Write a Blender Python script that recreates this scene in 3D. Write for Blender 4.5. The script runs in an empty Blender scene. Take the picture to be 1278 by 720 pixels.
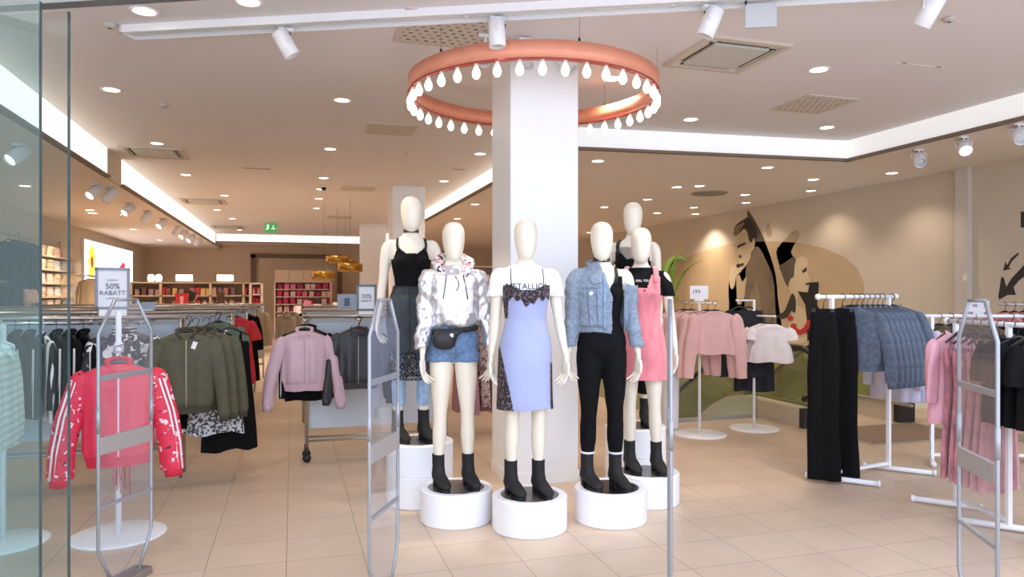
import bpy, math, random
import numpy as np
from mathutils import Vector, Matrix
from mathutils.bvhtree import BVHTree
R_ = random.Random(7)
PI = math.pi
SC = bpy.context.scene
COL = SC.collection
# ------------------------------------------------------------------ camera model (1278 x 720)
FPX = 900.0; TH = math.atan2(274, FPX); SN, CS = math.sin(TH), math.cos(TH)
CAMZ = 1.6; HY = 366.0; CX = 639.0
def onD(px, py, d):
    t = (px-CX)/FPX
    return Vector((d*(SN+t*CS), d*(CS-t*SN), CAMZ+(HY-py)/FPX*d))
def onZ(px, py, z): return onD(px, py, (z-CAMZ)*FPX/(HY-py))
def G(px, py): return onZ(px, py, 0.0)
def onX(px, py, X): return onD(px, py, X/(SN+(px-CX)/FPX*CS))
def onY(px, py, Y): return onD(px, py, Y/(CS-(px-CX)/FPX*SN))
# ------------------------------------------------------------------ materials
def lin(c):
    def f(v):
        v /= 255.0
        return v/12.92 if v <= .04045 else ((v+.055)/1.055)**2.4
    return (f(c[0]), f(c[1]), f(c[2]), 1.0)
MATS = {}
def mat(name, rgb, rough=.6, metal=0.0, var=0.0, vscale=30, bump=0.0, bscale=80, spec=None, sheen=0.0, coat=0.0, stretch=None, rgb2=None, thr=None):
    """procedural surface; var: brightness mottling; rgb2/thr: second colour in noise patches"""
    if name in MATS: return MATS[name]
    m = bpy.data.materials.new(name); m.use_nodes = True
    nt = m.node_tree; b = nt.nodes['Principled BSDF']
    b.inputs['Base Color'].default_value = lin(rgb)
    b.inputs['Roughness'].default_value = rough; b.inputs['Metallic'].default_value = metal
    if spec is not None: b.inputs['Specular IOR Level'].default_value = spec
    if sheen: b.inputs['Sheen Weight'].default_value = sheen
    if coat: b.inputs['Coat Weight'].default_value = coat
    L = nt.links
    if var or bump or rgb2:
        tc = nt.nodes.new('ShaderNodeTexCoord'); mp = nt.nodes.new('ShaderNodeMapping')
        L.new(tc.outputs['Object'], mp.inputs['Vector'])
        if stretch: mp.inputs['Scale'].default_value = stretch
        if var or rgb2:
            n = nt.nodes.new('ShaderNodeTexNoise'); n.inputs['Scale'].default_value = vscale; n.inputs['Detail'].default_value = 3
            L.new(mp.outputs[0], n.inputs['Vector'])
            r = nt.nodes.new('ShaderNodeValToRGB')
            a = lin(rgb)
            if rgb2:
                c2 = lin(rgb2); t = thr or .5
                r.color_ramp.elements[0].position = t-.02; r.color_ramp.elements[1].position = t+.02
                r.color_ramp.elements[0].color = a; r.color_ramp.elements[1].color = c2
            else:
                r.color_ramp.elements[0].position = .3; r.color_ramp.elements[1].position = .7
                r.color_ramp.elements[0].color = tuple(max(0, x*(1-var)) for x in a[:3])+(1,)
                r.color_ramp.elements[1].color = tuple(min(1, x*(1+var)) for x in a[:3])+(1,)
            L.new(n.outputs['Fac'], r.inputs['Fac']); L.new(r.outputs['Color'], b.inputs['Base Color'])
        if bump:
            n2 = nt.nodes.new('ShaderNodeTexNoise'); n2.inputs['Scale'].default_value = bscale; n2.inputs['Detail'].default_value = 4
            L.new(mp.outputs[0], n2.inputs['Vector'])
            bp = nt.nodes.new('ShaderNodeBump'); bp.inputs['Strength'].default_value = bump; bp.inputs['Distance'].default_value = .01
            L.new(n2.outputs['Fac'], bp.inputs['Height']); L.new(bp.outputs[0], b.inputs['Normal'])
    MATS[name] = m
    return m
def emit(name, rgb, s):
    if name in MATS: return MATS[name]
    m = bpy.data.materials.new(name); m.use_nodes = True
    b = m.node_tree.nodes['Principled BSDF']
    b.inputs['Base Color'].default_value = lin(rgb); b.inputs['Roughness'].default_value = .5
    b.inputs['Emission Color'].default_value = lin(rgb); b.inputs['Emission Strength'].default_value = s
    MATS[name] = m; return m
def clear(name, tint, gloss=.08, milk=0.0, milk_rgb=(230,235,240), rough=.02):
    """thin clear sheet: tinted transparency, fresnel mirror, a little surface haze"""
    m = bpy.data.materials.new(name); m.use_nodes = True
    nt = m.node_tree; nt.nodes.remove(nt.nodes['Principled BSDF']); L = nt.links
    out = nt.nodes['Material Output']
    t = nt.nodes.new('ShaderNodeBsdfTransparent'); t.inputs[0].default_value = lin(tint)
    g = nt.nodes.new('ShaderNodeBsdfGlossy'); g.inputs['Roughness'].default_value = rough
    lw = nt.nodes.new('ShaderNodeLayerWeight'); lw.inputs['Blend'].default_value = .5
    pw_ = nt.nodes.new('ShaderNodeMath'); pw_.operation = 'POWER'; pw_.inputs[1].default_value = 4.0; L.new(lw.outputs['Facing'], pw_.inputs[0])
    mul = nt.nodes.new('ShaderNodeMath'); mul.operation = 'MULTIPLY_ADD'; mul.inputs[1].default_value = .45; mul.inputs[2].default_value = gloss; L.new(pw_.outputs[0], mul.inputs[0])
    mx = nt.nodes.new('ShaderNodeMixShader'); L.new(mul.outputs[0], mx.inputs[0])
    src = t
    if milk:
        d = nt.nodes.new('ShaderNodeBsdfDiffuse'); d.inputs[0].default_value = lin(milk_rgb)
        m2 = nt.nodes.new('ShaderNodeMixShader'); m2.inputs[0].default_value = milk
        L.new(t.outputs[0], m2.inputs[1]); L.new(d.outputs[0], m2.inputs[2]); src = m2
    L.new(src.outputs[0], mx.inputs[1]); L.new(g.outputs[0], mx.inputs[2]); L.new(mx.outputs[0], out.inputs[0])
    MATS[name] = m; return m
def patches(name, base, cols, scale=14, thr=.34, rough=.6, stretch=None, sheen=0.0):
    """printed cloth: scattered blotches of several colours over a base"""
    if name in MATS: return MATS[name]
    m = bpy.data.materials.new(name); m.use_nodes = True
    nt = m.node_tree; b = nt.nodes['Principled BSDF']; L = nt.links
    b.inputs['Roughness'].default_value = rough; b.inputs['Sheen Weight'].default_value = sheen
    tc = nt.nodes.new('ShaderNodeTexCoord'); mp = nt.nodes.new('ShaderNodeMapping')
    L.new(tc.outputs['Object'], mp.inputs['Vector'])
    if stretch: mp.inputs['Scale'].default_value = stretch
    prev = None
    for i, (c, sc, th) in enumerate(cols):
        n = nt.nodes.new('ShaderNodeTexNoise'); n.inputs['Scale'].default_value = sc; n.inputs['Detail'].default_value = 2.5
        mp2 = nt.nodes.new('ShaderNodeMapping'); mp2.inputs['Location'].default_value = (3.1*i, 1.7*i, .9*i)
        L.new(mp.outputs[0], mp2.inputs['Vector']); L.new(mp2.outputs[0], n.inputs['Vector'])
        st = nt.nodes.new('ShaderNodeMapRange'); st.inputs['From Min'].default_value = th; st.inputs['From Max'].default_value = th+.03
        L.new(n.outputs['Fac'], st.inputs['Value'])
        mx = nt.nodes.new('ShaderNodeMix'); mx.data_type = 'RGBA'
        L.new(st.outputs[0], mx.inputs['Factor'])
        if prev is None: mx.inputs[6].default_value = lin(base)
        else: L.new(prev.outputs[2], mx.inputs[6])
        mx.inputs[7].default_value = lin(c); prev = mx
    L.new(prev.outputs[2], b.inputs['Base Color'])
    MATS[name] = m; return m
def stripes(name, a, c, freq, axis='X', duty=.5, rough=.7):
    if name in MATS: return MATS[name]
    m = bpy.data.materials.new(name); m.use_nodes = True
    nt = m.node_tree; b = nt.nodes['Principled BSDF']; L = nt.links
    b.inputs['Roughness'].default_value = rough
    tc = nt.nodes.new('ShaderNodeTexCoord'); sp = nt.nodes.new('ShaderNodeSeparateXYZ'); L.new(tc.outputs['Object'], sp.inputs[0])
    mu = nt.nodes.new('ShaderNodeMath'); mu.operation = 'MULTIPLY'; mu.inputs[1].default_value = freq; L.new(sp.outputs[axis], mu.inputs[0])
    fr = nt.nodes.new('ShaderNodeMath'); fr.operation = 'FRACT'; L.new(mu.outputs[0], fr.inputs[0])
    gt = nt.nodes.new('ShaderNodeMath'); gt.operation = 'GREATER_THAN'; gt.inputs[1].default_value = duty; L.new(fr.outputs[0], gt.inputs[0])
    mx = nt.nodes.new('ShaderNodeMix'); mx.data_type = 'RGBA'; L.new(gt.outputs[0], mx.inputs['Factor'])
    mx.inputs[6].default_value = lin(a); mx.inputs[7].default_value = lin(c); L.new(mx.outputs[2], b.inputs['Base Color'])
    MATS[name] = m; return m
def lace(name, rgb, scale=60, hole=.5, soft=.08, rough=.8):
    """openwork cloth: noise holes are transparent"""
    if name in MATS: return MATS[name]
    m = bpy.data.materials.new(name); m.use_nodes = True
    nt = m.node_tree; b = nt.nodes['Principled BSDF']; L = nt.links
    b.inputs['Base Color'].default_value = lin(rgb); b.inputs['Roughness'].default_value = rough
    tc = nt.nodes.new('ShaderNodeTexCoord'); n = nt.nodes.new('ShaderNodeTexNoise'); n.inputs['Scale'].default_value = scale; n.inputs['Detail'].default_value = 2
    L.new(tc.outputs['Object'], n.inputs['Vector'])
    st = nt.nodes.new('ShaderNodeMapRange'); st.inputs['From Min'].default_value = hole-soft; st.inputs['From Max'].default_value = hole+soft
    st.inputs['To Min'].default_value = 1.0; st.inputs['To Max'].default_value = .12
    L.new(n.outputs['Fac'], st.inputs['Value']); L.new(st.outputs[0], b.inputs['Alpha'])
    MATS[name] = m; return m
# ------------------------------------------------------------------ mesh helpers
class MB:
    def __init__(s): s.v = []; s.f = []; s.m = []; s.sm = []
    def add(s, vs, fs, mi=0, smooth=False):
        b = len(s.v); s.v.extend([tuple(p) for p in vs])
        for f in fs: s.f.append(tuple(b+i for i in f)); s.m.append(mi); s.sm.append(smooth)
        return s
    def box(s, c, d, rz=0, mi=0, rot=None):
        hx, hy, hz = d[0]/2, d[1]/2, d[2]/2
        vs = [Vector((x, y, z)) for z in (-hz, hz) for y in (-hy, hy) for x in (-hx, hx)]
        M = rot if rot is not None else Matrix.Rotation(rz, 3, 'Z')
        vs = [M@v + Vector(c) for v in vs]
        return s.add(vs, [(0,2,3,1),(4,5,7,6),(0,1,5,4),(2,6,7,3),(0,4,6,2),(1,3,7,5)], mi)
    def rbox(s, c, d, r=.01, rz=0, mi=0, seg=3):
        """box with rounded vertical edges and softened top/bottom"""
        hx, hy, hz = d[0]/2, d[1]/2, d[2]/2; r = min(r, hx*.95, hy*.95, hz*.95)
        M = Matrix.Rotation(rz, 3, 'Z'); rings = []
        def ring(ins, z):
            out = []; rr = max(r-ins, 1e-4)
            for k, (sx, sy) in enumerate(((1,1),(-1,1),(-1,-1),(1,-1))):
                for j in range(seg+1):
                    a = PI/2*k + PI/2*j/seg
                    out.append(M@Vector((sx*(hx-r)+rr*math.cos(a), sy*(hy-r)+rr*math.sin(a), z))+Vector(c))
            return out
        e = r*.3
        rings = [ring(e, -hz), ring(0, -hz+e), ring(0, hz-e), ring(e, hz)]
        n = len(rings[0]); vs = [p for q in rings for p in q]; fs = []
        for i in range(3):
            for j in range(n): fs.append((i*n+j, i*n+(j+1)%n, (i+1)*n+(j+1)%n, (i+1)*n+j))
        fs.append(tuple(range(n-1, -1, -1))); fs.append(tuple(3*n+j for j in range(n)))
        return s.add(vs, fs, mi)
    def tube(s, pts, r, n=10, mi=0, smooth=True, cap=True, flat=None):
        pts = [Vector(p) for p in pts]; k = len(pts)
        rs = r if isinstance(r, (list, tuple)) else [r]*k
        vs = []; fs = []
        up = None
        for i, p in enumerate(pts):
            t = (pts[min(i+1, k-1)]-pts[max(i-1, 0)]).normalized()
            if up is None:
                up = Vector((1, 0, 0)) if abs(t.x) < .8 else Vector((0, 1, 0))
            a = (up - t*up.dot(t)).normalized(); b = t.cross(a); up = a
            for j in range(n):
                w = 2*PI*j/n
                vs.append(p + (a*math.cos(w) + b*math.sin(w)*(flat or 1))*rs[i])
        for i in range(k-1):
            for j in range(n): fs.append((i*n+j, i*n+(j+1)%n, (i+1)*n+(j+1)%n, (i+1)*n+j))
        if cap: fs.append(tuple(range(n-1, -1, -1))); fs.append(tuple((k-1)*n+j for j in range(n)))
        return s.add(vs, fs, mi, smooth)
    def lathe(s, prof, c=(0,0,0), n=32, mi=0, smooth=True, axis='Z', M=None, close=False):
        vs = []; fs = []; k = len(prof); M = M or Matrix.Identity(3)
        for (r, z) in prof:
            for j in range(n):
                w = 2*PI*j/n; vs.append(M@Vector((r*math.cos(w), r*math.sin(w), z)) + Vector(c))
        for i in range(k-1 + (1 if close else 0)):
            i2 = (i+1) % k
            for j in range(n): fs.append((i*n+j, i*n+(j+1)%n, i2*n+(j+1)%n, i2*n+j))
        if not close:
            if prof[0][0] > 1e-4: fs.append(tuple(range(n-1, -1, -1)))
            if prof[-1][0] > 1e-4: fs.append(tuple((k-1)*n+j for j in range(n)))
        return s.add(vs, fs, mi, smooth)
    def prism(s, poly, z0, z1, mi=0, M=None, c=(0,0,0)):
        n = len(poly); M = M or Matrix.Identity(3); c = Vector(c)
        vs = [M@Vector((x, y, z0))+c for x, y in poly]+[M@Vector((x, y, z1))+c for x, y in poly]
        fs = [(i, (i+1)%n, n+(i+1)%n, n+i) for i in range(n)]
        fs.append(tuple(range(n-1, -1, -1))); fs.append(tuple(n+i for i in range(n)))
        return s.add(vs, fs, mi)
    def build(s, name, mats, parent=None, loc=None, rz=None):
        me = bpy.data.meshes.new(name); me.from_pydata(s.v, [], s.f)
        mats = mats if isinstance(mats, (list, tuple)) else [mats]
        for q in mats: me.materials.append(q)
        me.polygons.foreach_set('material_index', s.m); me.polygons.foreach_set('use_smooth', s.sm)
        me.update()
        return link(name, me, parent, loc, rz)
def link(name, me, parent=None, loc=None, rz=None):
    o = bpy.data.objects.new(name, me); COL.objects.link(o)
    if parent is not None: o.parent = parent
    if loc is not None: o.location = loc
    if rz is not None: o.rotation_euler = (0, 0, rz)
    return o
def tag(o, label, cat, group=None):
    o['label'] = label; o['category'] = cat
    if group: o['group'] = group
    return o
def thing(name, label, cat, loc=(0,0,0), rz=0, group=None):
    o = bpy.data.objects.new(name, None); COL.objects.link(o)
    o.location = loc; o.rotation_euler = (0, 0, rz)
    return tag(o, label, cat, group)
def struct(o): o['kind'] = 'structure'; return o
def dup(root, loc, rz, label=None, group=None, scale=None):
    r = root.copy(); COL.objects.link(r); r.location = loc; r.rotation_euler = (0, 0, rz)
    if scale: r.scale = (scale,)*3
    if label: r['label'] = label
    if group: r['group'] = group
    for ch in list(root.children):
        c = ch.copy(); COL.objects.link(c); c.parent = r
        for g in list(ch.children):
            d = g.copy(); COL.objects.link(d); d.parent = c
    return r
ORD = ['first','second','third','fourth','fifth','sixth','seventh','eighth','ninth','tenth','eleventh','twelfth','thirteenth','fourteenth','fifteenth','sixteenth','seventeenth','eighteenth','nineteenth','twentieth']
def npmesh(name, V, F, mats, parent=None, smooth=True, mi=None):
    me = bpy.data.meshes.new(name); me.from_pydata(V.tolist(), [], F.tolist())
    mats = mats if isinstance(mats, (list, tuple)) else [mats]
    for q in mats: me.materials.append(q)
    if mi is not None: me.polygons.foreach_set('material_index', np.asarray(mi, dtype=np.int32))
    me.polygons.foreach_set('use_smooth', [smooth]*len(F)); me.update()
    return link(name, me, parent)
def ringloft(rings, n=24, sub=4, grow=0.0, e=2.0, capped=True):
    """closed loft through horizontal elliptical sections (z, cx, cy, rx, ry), smoothly interpolated"""
    A = np.array(rings, float); k = len(A)
    if sub > 1:
        ts = np.linspace(0, k-1, (k-1)*sub+1); out = []
        for t in ts:
            i = min(int(t), k-2); u = t-i
            p0, p1, p2, p3 = A[max(i-1,0)], A[i], A[i+1], A[min(i+2,k-1)]
            out.append(.5*((2*p1)+(-p0+p2)*u+(2*p0-5*p1+4*p2-p3)*u*u+(-p0+3*p1-3*p2+p3)*u**3))
        A = np.array(out)
    w = np.linspace(0, 2*PI, n, endpoint=False)
    c, s_ = np.cos(w), np.sin(w)
    c = np.sign(c)*np.abs(c)**(2/e); s_ = np.sign(s_)*np.abs(s_)**(2/e)
    V = np.zeros((len(A), n, 3))
    V[:,:,0] = A[:,1:2]+(np.maximum(A[:,3:4],.001)+grow)*c; V[:,:,1] = A[:,2:3]+(np.maximum(A[:,4:5],.001)+grow)*s_; V[:,:,2] = A[:,0:1]
    fs = [(i*n+j, i*n+(j+1)%n, (i+1)*n+(j+1)%n, (i+1)*n+j) for i in range(len(A)-1) for j in range(n)]
    if capped: fs.append(tuple(range(n-1,-1,-1))); fs.append(tuple((len(A)-1)*n+j for j in range(n)))
    return V.reshape(-1,3).tolist(), fs
def fuse(lofts, voxel, smooth=6):
    """one continuous skin over overlapping closed shapes"""
    mb = MB()
    for v, f in lofts: mb.add(v, f)
    me = bpy.data.meshes.new('tmp'); me.from_pydata(mb.v, [], mb.f); me.update()
    o = bpy.data.objects.new('tmp', me); COL.objects.link(o)
    r = o.modifiers.new('r', 'REMESH'); r.mode = 'VOXEL'; r.voxel_size = voxel
    if smooth:
        q = o.modifiers.new('s', 'SMOOTH'); q.factor = .5; q.iterations = smooth
    dg = bpy.context.evaluated_depsgraph_get(); ev = o.evaluated_get(dg); em = ev.to_mesh()
    V = np.empty(len(em.vertices)*3); em.vertices.foreach_get('co', V); V = V.reshape(-1,3)
    F = np.array([tuple(p.vertices) for p in em.polygons if len(p.vertices) == 4], dtype=np.int64)
    ev.to_mesh_clear(); bpy.data.objects.remove(o); bpy.data.meshes.remove(me)
    return V, F
def normals(V, F):
    a, b, c, d = (V[F[:,i]] for i in range(4))
    n = np.cross(c-a, d-b); N = np.zeros_like(V)
    for i in range(4): np.add.at(N, F[:,i], n)
    return N/np.maximum(np.linalg.norm(N, axis=1, keepdims=True), 1e-9)
def wavefield(P, seed, freq, n=7, stretch=(1,1,1)):
    g = np.random.RandomState(seed); out = np.zeros(len(P))
    for i in range(n):
        k = g.normal(size=3)*np.array(stretch); k = k/np.linalg.norm(k)*freq*(.5+1.2*g.rand())
        out += np.sin(P@k + g.rand()*6.28 + 1.3*np.sin(P@(g.normal(size=3)*freq*.3)+g.rand()*6))
    return out/n**.5
def wrinkle(V, F, amp, seed=1, freq=40, stretch=(1,1,1), weight=None):
    d = wavefield(V, seed, freq, stretch=stretch)*amp
    if weight is not None: d = d*weight(V)
    return V + normals(V, F)*d[:,None]
def keep(V, F, pred):
    c = V[F].mean(axis=1); k = pred(c)
    F2 = F[k]; used = np.unique(F2); mp = -np.ones(len(V), dtype=np.int64); mp[used] = np.arange(len(used))
    return V[used], mp[F2]
def text_part(name, s, size, m, parent, loc, rot, extrude=.001, align='CENTER', wrap=None, sx=1.0):
    cu = bpy.data.curves.new('t', 'FONT'); cu.body = s; cu.size = size; cu.align_x = align; cu.align_y = 'CENTER'; cu.extrude = 0 if wrap else extrude
    o = bpy.data.objects.new('t', cu); COL.objects.link(o)
    dg = bpy.context.evaluated_depsgraph_get(); me = bpy.data.meshes.new_from_object(o.evaluated_get(dg))
    bpy.data.objects.remove(o); bpy.data.curves.remove(cu)
    Mx = Matrix.LocRotScale(Vector(loc), rot, (sx,1,1)); me.transform(Mx)
    if wrap:
        for v in me.vertices:
            h = wrap.ray_cast(Vector((v.co.x, v.co.y-1.0, v.co.z)), Vector((0,1,0)))
            if h[0] is not None: v.co.y = h[0].y-.004
    me.materials.clear(); me.materials.append(m); me.name = name
    return link(name, me, parent)
from mathutils import Euler
FRONT = Euler((PI/2, 0, 0)).to_quaternion()
# ------------------------------------------------------------------ shared finishes
white_paint = mat('white_paint', (240,240,240), .45)
white_metal = mat('white_metal', (238,238,240), .35)
chrome = mat('chrome', (200,200,205), .22, 1.0)
grey_panel = mat('grey_panel', (190,200,208), .35, 0)
dark_plastic = mat('dark_plastic', (28,28,30), .5)
black_cloth = mat('black_cloth', (13,13,15), .9, spec=.2, var=.2, vscale=20, bump=.1, bscale=300)
cream = mat('cream_lacquer', (232,222,202), .38, var=.02, vscale=4)
wall_beige = mat('wall_beige', (205,193,174), .8, var=.02, vscale=2)
wall_back_m = mat('wall_taupe', (206,184,156), .85, var=.03, vscale=2)
ceil_m = mat('ceiling_paint', (226,222,222), .9, var=.01, vscale=1)
sof_m = mat('soffit_paint', (230,219,208), .9, var=.01, vscale=1)
lip_m = mat('cove_lip', (128,112,98), .7)
bulb_m = emit('bulb_glow', (255,244,228), 2.4)
lamp_m = emit('lamp_glow', (255,240,215), 6.0)
cove_glow_warm = emit('cove_glow_warm', (255,245,230), .95)  # glow put into the cove faces, standing in for concealed strip lights
cove_glow_cool = emit('cove_glow_cool', (240,242,242), .34)
# ------------------------------------------------------------------ floor with stairwell void
def floor_material():
    m = bpy.data.materials.new('beige_tile'); m.use_nodes = True
    nt = m.node_tree; L = nt.links; b = nt.nodes['Principled BSDF']
    tc = nt.nodes.new('ShaderNodeTexCoord'); mp = nt.nodes.new('ShaderNodeMapping')
    L.new(tc.outputs['Object'], mp.inputs[0])
    mp.inputs['Location'].default_value = (.034+45*.45, -3.70+40*.405, 0)
    br = nt.nodes.new('ShaderNodeTexBrick'); br.offset = 0; br.squash = 1
    br.inputs['Scale'].default_value = 1; br.inputs['Brick Width'].default_value = .45; br.inputs['Row Height'].default_value = .405
    br.inputs['Mortar Size'].default_value = .0028; br.inputs['Mortar Smooth'].default_value = .3
    br.inputs['Color1'].default_value = lin((208,185,161)); br.inputs['Color2'].default_value = lin((203,179,155)); br.inputs['Mortar'].default_value = lin((150,126,108))
    L.new(mp.outputs[0], br.inputs['Vector'])
    n = nt.nodes.new('ShaderNodeTexNoise'); n.inputs['Scale'].default_value = 3.5; n.inputs['Detail'].default_value = 6
    L.new(tc.outputs['Object'], n.inputs['Vector'])
    mr = nt.nodes.new('ShaderNodeMapRange'); mr.inputs['To Min'].default_value = .90; mr.inputs['To Max'].default_value = 1.08; L.new(n.outputs['Fac'], mr.inputs[0])
    mx = nt.nodes.new('ShaderNodeMix'); mx.data_type = 'RGBA'; mx.blend_type = 'MULTIPLY'; mx.inputs['Factor'].default_value = 1
    L.new(br.outputs['Color'], mx.inputs[6]); L.new(mr.outputs[0], mx.inputs[7]); L.new(mx.outputs[2], b.inputs['Base Color'])
    b.inputs['Roughness'].default_value = .38; b.inputs['Specular IOR Level'].default_value = .4
    return m
tile = floor_material()
VX0, VX1, VY0, VY1 = 4.55, 9.35, 7.95, 17.0
fb = MB()
for (x0, x1, y0, y1) in ((-6.5, 11, -3, VY0), (-6.5, VX0, VY0, VY1), (-6.5, 11, VY1, 36)):
    fb.box(((x0+x1)/2, (y0+y1)/2, -.1), (x1-x0, y1-y0, .2))
struct(fb.build('floor', tile))
pit = MB(); pit.box(((VX0+VX1)/2, (VY0+VY1)/2, -3.1), (VX1-VX0, VY1-VY0, .2))
struct(pit.build('floor_lower', mat('pit_floor', (150,140,118), .6)))
pw = MB(); pw.box((VX0-.05, (VY0+VY1)/2, -1.6), (.1, VY1-VY0, 2.8)); pw.box(((VX0+VX1)/2, VY1+.05, -1.6), (VX1-VX0, .1, 2.8))
struct(pw.build('wall_stairwell', mat('pit_wall', (168,162,120), .8)))
# ------------------------------------------------------------------ ceiling, soffits, coves
HC, HSL, HSR = 3.70, 3.28, 3.42
FXL, FXR, FXM = -2.58, 7.33, 3.22
cb = MB(); cb.box((2.4, 15.95, HC+.1), (14.5, 26.7, .2)); struct(cb.build('ceiling', ceil_m))
sb = MB(); sb.box(((-5.3+FXL-.03)/2, 16.6, HSL+.2), (FXL-.03+5.3, 28, .4)); struct(sb.build('ceiling_soffit_window_side', sof_m))
sr = MB()
pA = Vector((FXM, 8.52)); pB = Vector((FXR, 8.17))
sr.prism([(FXM+.03, 8.56), (FXR+.03, 8.20), (FXR+.03, 2.6), (9.6, 2.6), (9.6, 29.6), (FXM+.03, 29.6)], HSR, HC)
struct(sr.build('ceiling_soffit_mural_side', sof_m))
sf = MB(); sf.box((.3, 29.0, (HSR+HC)/2), (5.75, 3.2, HC-HSR)); struct(sf.build('ceiling_soffit_back', sof_m))
n_tr = 0
def trim(mb, m):
    global n_tr; n_tr += 1
    return struct(mb.build('trim_%d' % n_tr, m))
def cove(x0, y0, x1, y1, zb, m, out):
    """cove face given its own glow in place of concealed strip lights, with a brown lip; out: unit normal into the tray"""
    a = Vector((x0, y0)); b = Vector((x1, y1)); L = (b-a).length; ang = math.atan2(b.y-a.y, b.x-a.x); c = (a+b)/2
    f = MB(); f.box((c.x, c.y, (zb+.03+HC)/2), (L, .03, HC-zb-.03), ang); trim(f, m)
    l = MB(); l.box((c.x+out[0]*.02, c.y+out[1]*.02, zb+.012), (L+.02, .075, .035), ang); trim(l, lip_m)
cove(FXL, 2.6, FXL, 11.7, HSL, cove_glow_warm, (1,0))
cove(FXL, 12.6, FXL, 26.9, HSL, cove_glow_warm, (1,0))
gp = MB(); gp.box((FXL, 12.15, (HSL+HC)/2), (.03, .9, HC-HSL)); trim(gp, mat('cove_blank', (215,205,188), .8))
cove(pA.x, pA.y, pB.x, pB.y, HSR, cove_glow_cool, (0,-1))
cove(FXR, 8.17, FXR, 2.6, HSR, cove_glow_cool, (-1,0))
cove(FXM, 8.52, FXM, 26.5, HSR, cove_glow_warm, (-1,0))
cove(FXL, 27.4, FXM-.05, 27.4, HSR, cove_glow_warm, (0,-1))
# ------------------------------------------------------------------ walls, pillars
w = MB(); w.box((9.45, 15.2, .3), (.2, 31, 7)); struct(w.build('wall_mural_side', wall_beige))
w = MB(); w.box((-5.3, 15.2, 1.9), (.2, 31, 4)); struct(w.build('wall_window_side', wall_beige))
w = MB(); w.box((2.0, 29.7, 1.9), (15, .2, 4)); struct(w.build('wall_back', wall_back_m))
w = MB()
p0 = onX(1197, 300, 9.35); p1 = onX(1213, 300, 9.35)
w.box((9.31, (p0.y+p1.y)/2, 1.7), (.08, p0.y-p1.y, 3.44)); trim(w, mat('pilaster', (206,198,188), .7))
def pillar(x0, x1, y0, y1, name='pillar_1'):
    m = MB(); m.rbox(((x0+x1)/2, (y0+y1)/2, HC/2), (x1-x0, y1-y0, HC), .012); 
    m.box(((x0+x1)/2, (y0+y1)/2, .05), (x1-x0+.012, y1-y0+.012, .1))
    return struct(m.build(name, white_paint))
pillar(1.728, 2.334, 5.72, 6.30, 'pillar_1')
pillar(1.86, 2.50, 14.1, 14.7, 'pillar_2')
pillar(2.0, 2.75, 22.3, 22.9, 'pillar_3')
bd = MB(); bd.box((9.335, 4.2, .06), (.03, 7.5, .12)); struct(bd.build('baseboard_mural_side', white_paint))
bd = MB(); bd.box((-5.185, 15, .06), (.03, 29, .12)); struct(bd.build('baseboard_window_side', white_paint))
# doorway surround at the back (brown recess)
dr = MB(); q0 = onY(316, 320, 29.55); q1 = onY(424, 320, 29.55)
for x in (q0.x, q1.x): dr.box((x, 29.55, 1.55), (.18, .14, 3.1))
dr.box(((q0.x+q1.x)/2, 29.55, 3.05), (q1.x-q0.x+.18, .14, .16)); struct(dr.build('door_frame_1', mat('brown_frame', (120,96,78), .6)))
# ------------------------------------------------------------------ storefront glass
SD = Vector((1.34, -.62, 0)).normalized(); SNv = Vector((.42, .907, 0)); SA = math.atan2(SD.y, SD.x)
pane_a = clear('storefront_glass_tinted', (230,245,246), .05, .04, (200,228,234))
pane_b = clear('storefront_glass', (249,252,252), .02, .01, (215,228,232))
edge_m = mat('glass_edge', (70,92,96), .15, .3, spec=.8)
def pane(px, d, width, n, pane_m, z1=2.935):
    e = onD(px, 400, d); c = Vector((e.x, e.y, 0))-SD*width/2
    m = MB(); m.box((c.x, c.y, z1/2+.01), (width, .012, z1-.02), SA, 0)
    m.box((e.x, e.y, z1/2+.01), (.005, .013, z1-.02), SA, 1)
    return struct(m.build('window_%d' % n, [pane_m, edge_m]))
pane(50.5, 3.3, 1.3, 1, pane_a); pane(86, 3.42, 1.2, 2, pane_b)
hd = MB(); e = onD(60, 400, 3.36); hd.box((e.x-SD.x*.7, e.y-SD.y*.7, 2.962), (3.2, .07, .05), SA); hd.box((e.x-SD.x*.7, e.y-SD.y*.7, 3.0), (3.2, .04, .04), SA)
trim(hd, mat('door_rail', (150,155,158), .35, .8))
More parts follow.
